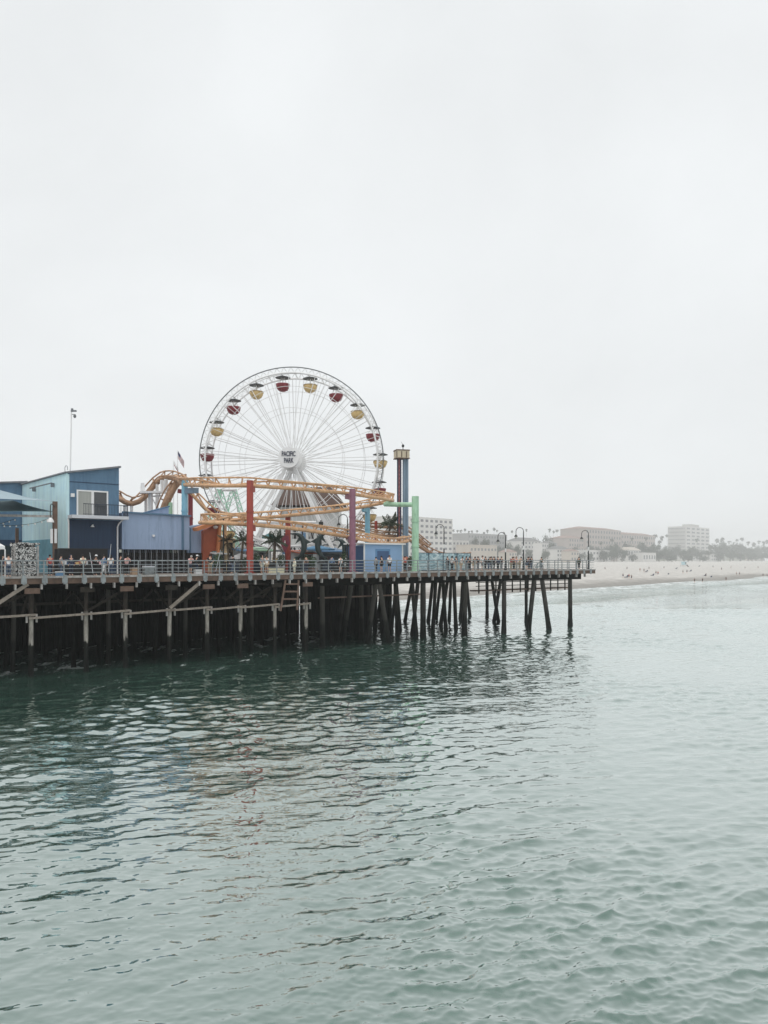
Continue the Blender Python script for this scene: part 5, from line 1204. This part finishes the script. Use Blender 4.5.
palm(at(386.5,560,100)-V((0,0,1.3)), at(0,524,100).z-DZ, 2.2, 20, 'green palm rising behind the ticket booth beside the drop tower', .5, .15)

# dark queue fence and planters between the columns
qf = thing('queue_fence', dk(285,4.6), 'low dark slatted queue fence behind the railing between coaster columns', 'fence')
qa, qb = spx(214,4.6), spx(349,4.6)
for z in (.12,1.05): mb = MB(); mb.pbox(qa,qb,4.58,4.64,DZ+z,DZ+z+.06); mb.build('rail', C['blackslat'], qf)
s_ = qa; k = 0
while s_ < qb:
    mb = MB(); mb.pbox(s_-.05,s_+.05,4.53,4.577,DZ,DZ+1.2); mb.build('post', C['blackslat'], qf)
    if k % 3 != 2: mb = MB(); mb.pbox(s_+.1,s_+1.3,4.59,4.62,DZ+.18,DZ+1.04); mb.build('panel', (C['blackslat'],C['rail'],M['dark'])[k % 2], qf)
    s_ += 1.4; k += 1
shrubm = mat('shrub_leaf', (.05,.085,.04), .7, .4, 3)
for i, (px, t_, hgt) in enumerate(((218,3.9,1.5),(247,5.4,1.3),(257,5.2,1.7),(265,3.8,1.2),(281,6.2,1.6),(306.5,5.6,1.5),(313,3.9,1.3),(345,5.6,1.9),(411,3.2,1.4))):
    b = dk(px,t_); o = thing('potted_shrub', b, ('bushy green shrub in a square planter beside the orange kiosk','bushy green shrub in a planter just left of the red column','tall bushy shrub in a planter just right of the red column','small bushy shrub in a planter left of the dark palm','bushy shrub in a planter below the burgundy banner','bushy shrub in a planter between the two dolphin sculptures','low bushy shrub in a planter near the diving dolphin','tallest bushy shrub in a planter left of the purple column','bushy shrub in a planter between ticket booth and banner fence')[i], 'plant', 'planted shrubs on the pier')
    mb = MB(); mb.box(b+V((0,0,.25)), (.7,.7,.5), A); mb.build('planter', M['brown'], o)
    mb = MB(); rg = random.Random(i)
    for k in range(260):
        d = V((rg.gauss(0,1),rg.gauss(0,1),rg.gauss(0,1))).normalized(); p = b+V((d.x*.5,d.y*.5,.5+hgt*.5+d.z*hgt*.48))*1.0 if False else b+V((d.x*.52*rg.uniform(.5,1.1),d.y*.52*rg.uniform(.5,1.1),.45+hgt*.5+d.z*hgt*.48*rg.uniform(.6,1.1)))
        x_ = d.orthogonal().normalized()*.1; y_ = d.cross(x_).normalized()*.07; mb.face([p+x_,p+y_,p-x_,p-y_])
    mb.build('foliage', shrubm, o)
QS = 1.9
_shpx = shpx
def shpx(px, q): return _shpx(px, q*QS if q >= 185 else q)
# ------------------------------------------------------------------ town behind the beach
def lpx(px, q):
    q = q*QS if q >= 185 else q
    u = (px-CX)/F; b = SP+SM*q; return (u*b.y-b.x)/(SD.x-u*SD.y)
def zpx(px, py, q): p = shpx(px,q); return H+(HZ-py)/F*p.y
def sbox(mb, l0, l1, q0, q1, z0, z1): mb.hexa([SH(l0,q0,z0),SH(l1,q0,z0),SH(l1,q1,z0),SH(l0,q1,z0)],[SH(l0,q0,z1),SH(l1,q0,z1),SH(l1,q1,z1),SH(l0,q1,z1)])
F_ = dict(white=mat('far_white_wall',(.62,.61,.59),.8,.08,.1), cream=mat('far_cream_wall',(.5,.45,.39),.8,.1,.1), pink=mat('far_pink_wall',(.43,.375,.345),.8,.1,.1), tile=mat('red_roof_tiles',(.30,.205,.175),.85,.25,.4),
          grey=mat('far_grey_wall',(.33,.33,.33),.8,.1,.1), win=mat('far_window',(.15,.16,.17),.2,.2,.2), band=mat('far_balcony',(.5,.49,.47),.8,.1,.1), slate=mat('far_slate_roof',(.16,.16,.16),.8,.2,.3))
def _dummy(): pass
def far_building(label, px0, px1, ytop, q, dep, m, fl, cols, roof=None, roof_h=0, base=None, name='town_building', ww=.5, wh=.5, left_blank=0):
    l0, l1 = lpx(px0,q), lpx(px1,q); z1 = zpx((px0+px1)/2,ytop,q); q = q*QS; dep *= QS; roof_h *= QS; z0 = zland(q)-1 if base is None else base
    o = thing(name, SH((l0+l1)/2,q+dep/2,z0), label, 'building', 'town buildings behind the beach')
    zr = z1-roof_h; mb = MB(); sbox(mb,l0,l1,q,q+dep,z0,zr); wall = mb.build('wall', m, o)
    mb = MB()
    if roof_h:
        e = .6; mb.hexa([SH(l0-e,q-e,zr+.01),SH(l1+e,q-e,zr+.01),SH(l1+e,q+dep+e,zr+.01),SH(l0-e,q+dep+e,zr+.01)],[SH(l0+dep*.42,q+dep*.45,z1),SH(l1-dep*.42,q+dep*.45,z1),SH(l1-dep*.42,q+dep*.55,z1),SH(l0+dep*.42,q+dep*.55,z1)])
    else: sbox(mb,l0-.2,l1+.2,q-.2,q+dep+.2,zr+.01,zr+.7)
    mb.build('roof', roof or m, o)
    zb = max(z0+1.5, zland(q)+1); fh = (zr-zb)/fl; cw = (l1-l0)/cols; first = None
    for i in range(fl):
        for j in range(left_blank, cols):
            if first is None:
                mb = MB(); sbox(mb,l0+cw*(j+.5-ww/2),l0+cw*(j+.5+ww/2),q-.06,q+.1,zb+fh*(i+.5-wh/2),zb+fh*(i+.5+wh/2)); first = mb.build('window', F_['win'], o); fi, fj = i, j
            else:
                c = first.copy(); col.objects.link(c); c.location = SD*(cw*(j-fj))+V((0,0,fh*(i-fi)))
    # side wall windows facing the camera end
    return o
far_building('white apartment block with rows of windows behind the mint green column',399,452.5,518,190,22,F_['white'],8,11,ww=.55,wh=.45)
far_building('low white building right of the white apartment block',452.6,469,541,215,14,F_['white'],4,5,wh=.4)
far_building('broad pale building with many windows under the skyline palms',468,507,534.5,285,16,F_['grey'],5,14,ww=.5,wh=.4)
far_building('long low beige building in front of the broad pale building',470,497,545.5,200,10,F_['cream'],2,8,wh=.3)
far_building('white house with grey hip roof among the trees, right of lamps',521,541,537.5,262,14,F_['white'],5,6,F_['slate'],3)
far_building('small white gabled house left of the red roofed buildings',557,570,546,230,10,F_['white'],3,5,F_['slate'],2.5)
far_building('tall central red roofed building with many windows above the pier end',586,621,527,262,26,F_['pink'],6,13,F_['tile'],2.6,ww=.45,wh=.5)
far_building('long right wing with lower red tiled roof beside the tall one',621.3,655,532.5,264,22,F_['pink'],5,14,F_['tile'],2.6,ww=.45,wh=.5)
far_building('short left wing with low red tiled roof above the pier end lamp',569,585.8,535.5,264,20,F_['pink'],5,7,F_['tile'],2.6,ww=.45,wh=.5)
far_building('pale arcaded beach house in front of the red roofed wing',628,641,547,225,10,F_['white'],2,5,F_['cream'],3,ww=.6,wh=.6)
far_building('low pale beach pavilion below the tall red roofed building',583,611,550.5,215,10,F_['white'],2,9,ww=.5,wh=.4)
ho = far_building('tall slab hotel with balcony bands and small penthouse',686,709.5,527.5,300,24,F_['white'],9,5,ww=.65,wh=.45)
l0, l1 = lpx(686,300), lpx(709,300); zt = zpx(698,527.5,300)
for i in range(8):
    z = zt-3.2-i*(zt-8)/9; mb = MB(); sbox(mb,l0-2.5,l0-.25,572,613,z-2.2,z); mb.build('balcony_band', F_['grey'], ho)
mb = MB(); sbox(mb,lpx(688,308),lpx(697,308),580,600,zt+.72,zt+8); mb.build('penthouse', F_['band'], ho)
# hidden end of the town seen between the rides
far_building('pale block with windows seen under the coaster left of purple column',296,349,524,200,18,F_['white'],7,12,ww=.5,wh=.4)
far_building('faint grey block seen between red column and mint kiosk frames',214,262,541,240,16,F_['grey'],4,12,ww=.5,wh=.4)

for a in (('tiny pale house with slate roof under the skyline palms, leftmost',470,478,543,222,8,F_['white'],2,3,F_['slate'],2),
 ('little cream cottage with tiled roof between pale trees',509,517,549,205,8,F_['cream'],2,3,F_['tile'],2),
 ('narrow white three storey house right of the gabled slate roof',542,548.5,543.5,240,8,F_['white'],4,3),
 ('narrow grey house behind the small gabled white house',549,557,541,262,9,F_['grey'],4,3,F_['slate'],2),
 ('small cream house with tiled roof left of the red roofed wing',571,579,549,210,8,F_['cream'],2,3,F_['tile'],1.6),
 ('low white beach cafe at the right foot of the red roofs',643,656,553,200,8,F_['white'],1,5),
 ('white bungalow among trees right of the slab hotel',711,720,553,215,9,F_['white'],2,4,F_['slate'],1.6),
 ('pale block rising over the trees at the right picture edge',752,762,549,262,10,F_['cream'],3,4)): far_building(*a, ww=.5, wh=.45)
# ------------------------------------------------------------------ trees
crownm = []
for i, c in enumerate(((.05,.075,.045),(.065,.09,.055),(.055,.075,.055))): crownm.append(mat('tree_leaves_%s' % 'abc'[i], c, .8, .5, .25))
barkm = mat('tree_bark', (.12,.1,.08), .9, .3, 1)
def crown_mesh(seed, n=1300, wide=1.0):
    rg = random.Random(seed); mb = MB(); blobs = []
    for k in range(11): a = rg.uniform(0,6.28); r = rg.uniform(.1,.62)*wide; blobs.append((V((r*math.cos(a),r*math.sin(a),rg.uniform(.45,1.25))), rg.uniform(.22,.42)))
    for k in range(n):
        c, r = rg.choice(blobs); d = V((rg.gauss(0,1),rg.gauss(0,1),rg.gauss(0,1))).normalized(); p = c+d*r*rg.uniform(.55,1.12)
        nrm = (d+V((rg.uniform(-.6,.6),rg.uniform(-.6,.6),rg.uniform(-.2,.8)))).normalized(); x_ = nrm.orthogonal().normalized(); y_ = nrm.cross(x_); s_ = rg.uniform(.035,.075)
        mb.face([p+x_*s_, p+y_*s_*.8, p-x_*s_, p-y_*s_*.8])
    return mb
protos = []
for v in range(4):
    o = bpy.data.objects.new('leafy_tree', None); ORG[o.name] = V((0,0,0)); col.objects.link(o)
    c = crown_mesh(v+1, wide=(1,.75,1.2,.9)[v]).build('crown', crownm[v % 3], o)
    mb = MB(); mb.tube([(0,0,0),(.02,.0,.35),(.03,.02,.7)],[.06,.045,.025],7)
    for k in range(5): a = k*1.26; mb.tube([(.02,0,.35+.03*k),(.3*math.cos(a),.3*math.sin(a),.75+.06*k)],[.028,.01],5)
    mb.build('trunk', barkm, o, True); protos.append(o)
first = [True]*4
def leafy(px, ytop, q, wpx, label, v):
    b = shpx(px,q); b.z -= .3; h = zpx(px,ytop,q)-b.z; wm = wpx*b.y/F/2
    o = protos[v] if first[v] else copy_tree(protos[v], (0,0,0)); first[v] = False
    o.location = b; o.rotation_euler = (0,0,random.uniform(0,6.3)); o.scale = (wm/.85, wm/.85, h/1.5)
    tag(o, label, 'tree', 'leafy trees behind the beach')
TL = {'a':'dense hazy tree in the grove below the red roofed buildings','b':'dense hazy tree in the dark grove right of the slab hotel','c':'hazy tree in the belt at the foot of the slab hotel','d':'pale rounded tree among houses between pier lamps and red roofs','e':'pale tree in front of the broad pale building'}
for px, yt, q, w_, k in ((475,537,240,13,'e'),(484,537.5,240,12,'e'),(463,546,225,9,'e'),(500,546,225,10,'e'),(508,543,232,14,'d'),(516,545,228,15,'d'),(536,536.5,290,14,'d'),(547,535,275,14,'d'),(552,542,245,12,'d'),(545,549,225,13,'d'),(563,538,290,16,'d'),(571,541,270,13,'d'),(575,547,225,14,'d'),(579,552,215,12,'d'),(529,549,225,10,'d'),
  (590,553,210,9,'a'),(604,550,212,13,'a'),(614,549,212,14,'a'),(622,548,214,14,'a'),(646,545,225,15,'a'),(653,543,230,16,'a'),(640,551,210,11,'a'),(659,550,212,14,'a'),(633,554,205,9,'a'),(664,546,245,13,'a'),(592,545,238,11,'a'),(599,547,232,12,'a'),(609,544.5,240,12,'a'),(617,543,245,11,'a'),(626,542,245,12,'a'),(635,544,240,13,'a'),(642,541.5,245,12,'a'),(648,550,214,12,'a'),(586,548,230,10,'a'),
  (668,549,230,15,'c'),(676,545,250,14,'c'),(684,549,225,15,'c'),(692,546,245,13,'c'),(700,549,228,15,'c'),(707,550,220,13,'c'),(672,555,200,13,'c'),(688,555,200,13,'c'),(703,556,200,13,'c'),
  (716,543,240,16,'b'),(724,541,250,17,'b'),(733,541,255,17,'b'),(741,543,250,15,'b'),(748,547,235,15,'b'),(756,546,250,15,'b'),(764,545,255,15,'b'),(772,547,245,16,'b'),(720,551,212,15,'b'),(730,551,212,16,'b'),(740,552,212,15,'b'),(752,553,210,15,'b'),(762,553,212,16,'b'),(771,554,212,14,'b'),(784,546,250,18,'b'),(796,548,245,18,'b')):
    leafy(px, yt, q, w_, TL[k], random.randrange(4))
for v in range(4):
    if first[v]: leafy(808+v*10,548,245,16,TL['b'],v)
# tall thin fan palms
def fan_crown(seed):
    rg = random.Random(seed); mb = MB()
    for k in range(46):
        d = V((rg.gauss(0,1),rg.gauss(0,1),rg.gauss(.25,.8))).normalized(); s_ = d.orthogonal().normalized(); t = d*rg.uniform(.75,1.1); t.z -= .25*max(0,1-d.z)*.8
        mb.face([d*.08, d*.6+s_*.16, t+s_*.05, t-s_*.05, d*.6-s_*.16])
    for k in range(16):
        a = rg.uniform(0,6.3); p = V((.22*math.cos(a),.22*math.sin(a),-.1)); mb.face([p, p+V((.1,.05,-.7)), p+V((-.08,.08,-.8))])
    return mb
pp0 = []
for v in range(3):
    o = bpy.data.objects.new('fan_palm', None); ORG[o.name] = V((0,0,0)); col.objects.link(o); fan_crown(v+9).build('crown', mat('fan_palm_leaf',(.05,.06,.04),.8,.3,2), o)
    mb = MB(); ln = (.3,-.4,.1)[v]; mb.tube([(ln*(1-k/6)**2,0,-12+12*k/6) for k in range(7)], [.2-.01*k for k in range(7)], 6); mb.build('trunk', barkm, o, True); pp0.append(o)
fp = [True]*3
PLb = {'m2':'tall thin palm standing in front of the red roofed buildings','s':'tall thin palm on the pale skyline left of the red roofs','m':'tall thin palm between the red roofed wing and slab hotel','r':'tall thin palm poking above the dark grove right of the hotel'}
for i, (px, y, q, r_, k) in enumerate(((450,529,345,3.2,'s'),(453.5,530.5,350,2.6,'s'),(457.5,531,350,3,'s'),(461,531,350,3.2,'s'),(465,529.8,350,2.8,'s'),(469,532,352,2.6,'s'),(472,531.5,352,2.6,'s'),(477,531,352,2.8,'s'),(484,533,352,2.6,'s'),(487.5,531,352,3,'s'),(494,529,348,3.6,'s'),(497,531,350,2.8,'s'),(526.5,530,352,2.6,'s'),(504,533,352,2.4,'s'),(512,531.5,350,2.6,'s'),
   (549.5,530,352,3.4,'s'),(553.5,531.8,352,2.8,'s'),(557,530.6,352,3.6,'s'),(568,531.5,350,3.4,'s'),(612,540,240,4,'m2'),(632,539,240,4,'m2'),(646,538.5,240,4.4,'m2'),(601,543,235,3.6,'m2'),(655,536,300,5,'m'),(662,538,290,4.4,'m'),(667,535.5,300,3.6,'m'),(659.5,542,270,4,'m'),(697,540,270,4,'m'),
   (717,540.5,290,4.4,'r'),(722.5,539.5,295,4.4,'r'),(729,542,290,3.6,'r'),(737,540,300,3.4,'r'),(742,539,300,4,'r'),(748,543,290,4,'r'),(754,544.5,290,4.4,'r'),(759,542,295,4,'r'),(763.5,543,295,4,'r'),(767,541.5,300,4,'r'))):
    v = i % 3; o = pp0[v] if fp[v] else copy_tree(pp0[v], (0,0,0)); fp[v] = False
    b = shpx(px,q); c = V((b.x,b.y,zpx(px,y,q))); rad = r_*b.y/F*.55
    o.location = c; o.rotation_euler = (0,0,random.uniform(0,6.3)); o.scale = (rad,rad,rad)
    tr_ = [ch for ch in o.children if ch.name.startswith('trunk')][0]; tr_.scale = (1/rad,1/rad,(c.z-b.z+1)/12/rad)
    tag(o, PLb[k], 'palm tree', 'tall thin palms behind the beach')

# ------------------------------------------------------------------ on the sand
lt = thing('lifeguard_tower', shpx(684,112), 'pale blue lifeguard tower on stilts on the pale sand', 'lifeguard tower')
def LT(dl, dq, z): return SH(lpx(684,112)+dl,112+dq,zland(112)+z)
def lbox(mb, l0, l1, q0, q1, z0, z1): mb.hexa([LT(l0,q0,z0),LT(l1,q0,z0),LT(l1,q1,z0),LT(l0,q1,z0)],[LT(l0,q0,z1),LT(l1,q0,z1),LT(l1,q1,z1),LT(l0,q1,z1)])
lbm = mat('lifeguard_blue', srgb(170,205,214), .6,.08)
mb = MB(); lbox(mb,-3,3,-2,2,1.6,1.8); mb.build('deck', M['trim'], lt)
mb = MB(); lbox(mb,-1.6,2.2,-1.2,1.6,1.81,4.0); cb_ = mb.build('cabin', lbm, lt)
mb = MB(); lbox(mb,-1.1,1.7,-1.26,-1.201,2.6,3.7); mb.build('window', F_['win'], cb_)
mb = MB(); lbox(mb,-2.2,2.8,-2,2.2,4.01,4.3); mb.build('roof', lbm, lt)
for a in (-2.7,2.7):
    for b in (-1.7,1.7): mb = MB(); lbox(mb,a-.12,a+.12,b-.12,b+.12,-.5,1.59); mb.build('leg', M['trim'], lt)
mb = MB(); mb.bar(LT(3,-1,1.7), LT(8.5,-1,-.2), 1.2, .15); mb.build('ramp', M['trim'], lt)
sand_me = {}
def beach_person(px, py, label, top, leg, sc_=1.0, pose='stand', grp='people on the sand'):
    # find the inland distance whose ground shows at this row
    lo, hi = -6.0, 184.0
    for _ in range(30):
        md = (lo+hi)/2; p = shpx(px,md); y = HZ+(H-p.z)/p.y*F
        if y > py: lo = md
        else: hi = md
    p = shpx(px,lo); p.z -= .02; person(p, random.uniform(0,6.3), label, top=top, leg=leg, low='shorts', pose=pose, sc_=sc_, group=grp)
for i, (px, py) in enumerate(((605,570),(627,570),(649,569.5),(664,569),(713,568),(721.5,570.5),(731,568.5),(745,569),(758,568.5),(683,573.5),(687,573.3),(658,575.5),(656,575),(644,572),(629,578.5),(631.5,579.5),(623,578),(640,571.5),(706,577),(736.5,575.5),(739.5,575.5),(763,577),(767,577))):
    beach_person(px,py,'tiny dark figure standing on the open pale sand',random.choice(['black','navy','red','grey']),random.choice(['black','navy']),1.12,random.choice(['stand','walk','hips']))
for px, py, lb in ((694.5,583,'tiny figure in dark clothes at the wet edge below the lifeguard tower'),(702.5,585.5,'tiny dark figure in the shallows, nearest the pier of the waders'),(726,587.5,'tiny figure bending in the shallows, farthest right of the waders')): beach_person(px,py,lb,'black','black',1.15,'walk','waders at the water edge')
for px, py in ((600,586),(617,604),(727,610)):
    pass
# loungers / rugs as low shapes on the sand
for px, py in ((646,572),(652,576),(667,575.5),(690,571.5),(704,576.5),(710,578),(626,577.5),(676,569),(699,566.5)):
    lo, hi = 0, 184
    for _ in range(30):
        md = (lo+hi)/2; p = shpx(px,md); y = HZ+(H-p.z)/p.y*F
        if y > py: lo = md
        else: hi = md
    p = shpx(px,lo); o = thing('beach_chair', p, 'low dark beach chair set out on the pale sand', 'beach chair', 'beach chairs on the sand')
    mb = MB(); mb.box(p+V((0,0,.3)),(1.1,.8,.12),.4); mb.build('seat', PM['navy'], o)
    mb = MB(); mb.bar(p+V((.5,.2,.3)), p+V((.95,.4,1.0)), .8, .1); mb.build('backrest', PM['navy'], o)
    for dx in (-.4,.4): mb = MB(); mb.box(p+V((dx,0,.1)),(.08,.7,.34),.4); mb.build('leg', PM['grey'], o)

# ------------------------------------------------------------------ sea haze
mb = MB(); mb.box((0,90,28.7), (5200,5300,66.6)); hz = mb.build('haze', None) if False else None
me = bpy.data.meshes.new('haze'); bm = bmesh.new(); bmesh.ops.create_cube(bm, size=1); bm.to_mesh(me); bm.free()
hz = bpy.data.objects.new('haze', me); col.objects.link(hz); hz.location = (0,300,45.0); hz.scale = (5700,6100,101); hz['kind'] = 'stuff'
m = bpy.data.materials.new('sea_haze'); m.use_nodes = True; nt = m.node_tree; nt.nodes.remove(nt.nodes['Principled BSDF']); pv_ = nt.nodes.new('ShaderNodeVolumePrincipled')
pv_.inputs['Color'].default_value = (.985,.992,.995,1); pv_.inputs['Density'].default_value = HAZE; pv_.inputs['Anisotropy'].default_value = .6
nt.links.new(pv_.outputs[0], nt.nodes['Material Output'].inputs['Volume']); me.materials.append(m)
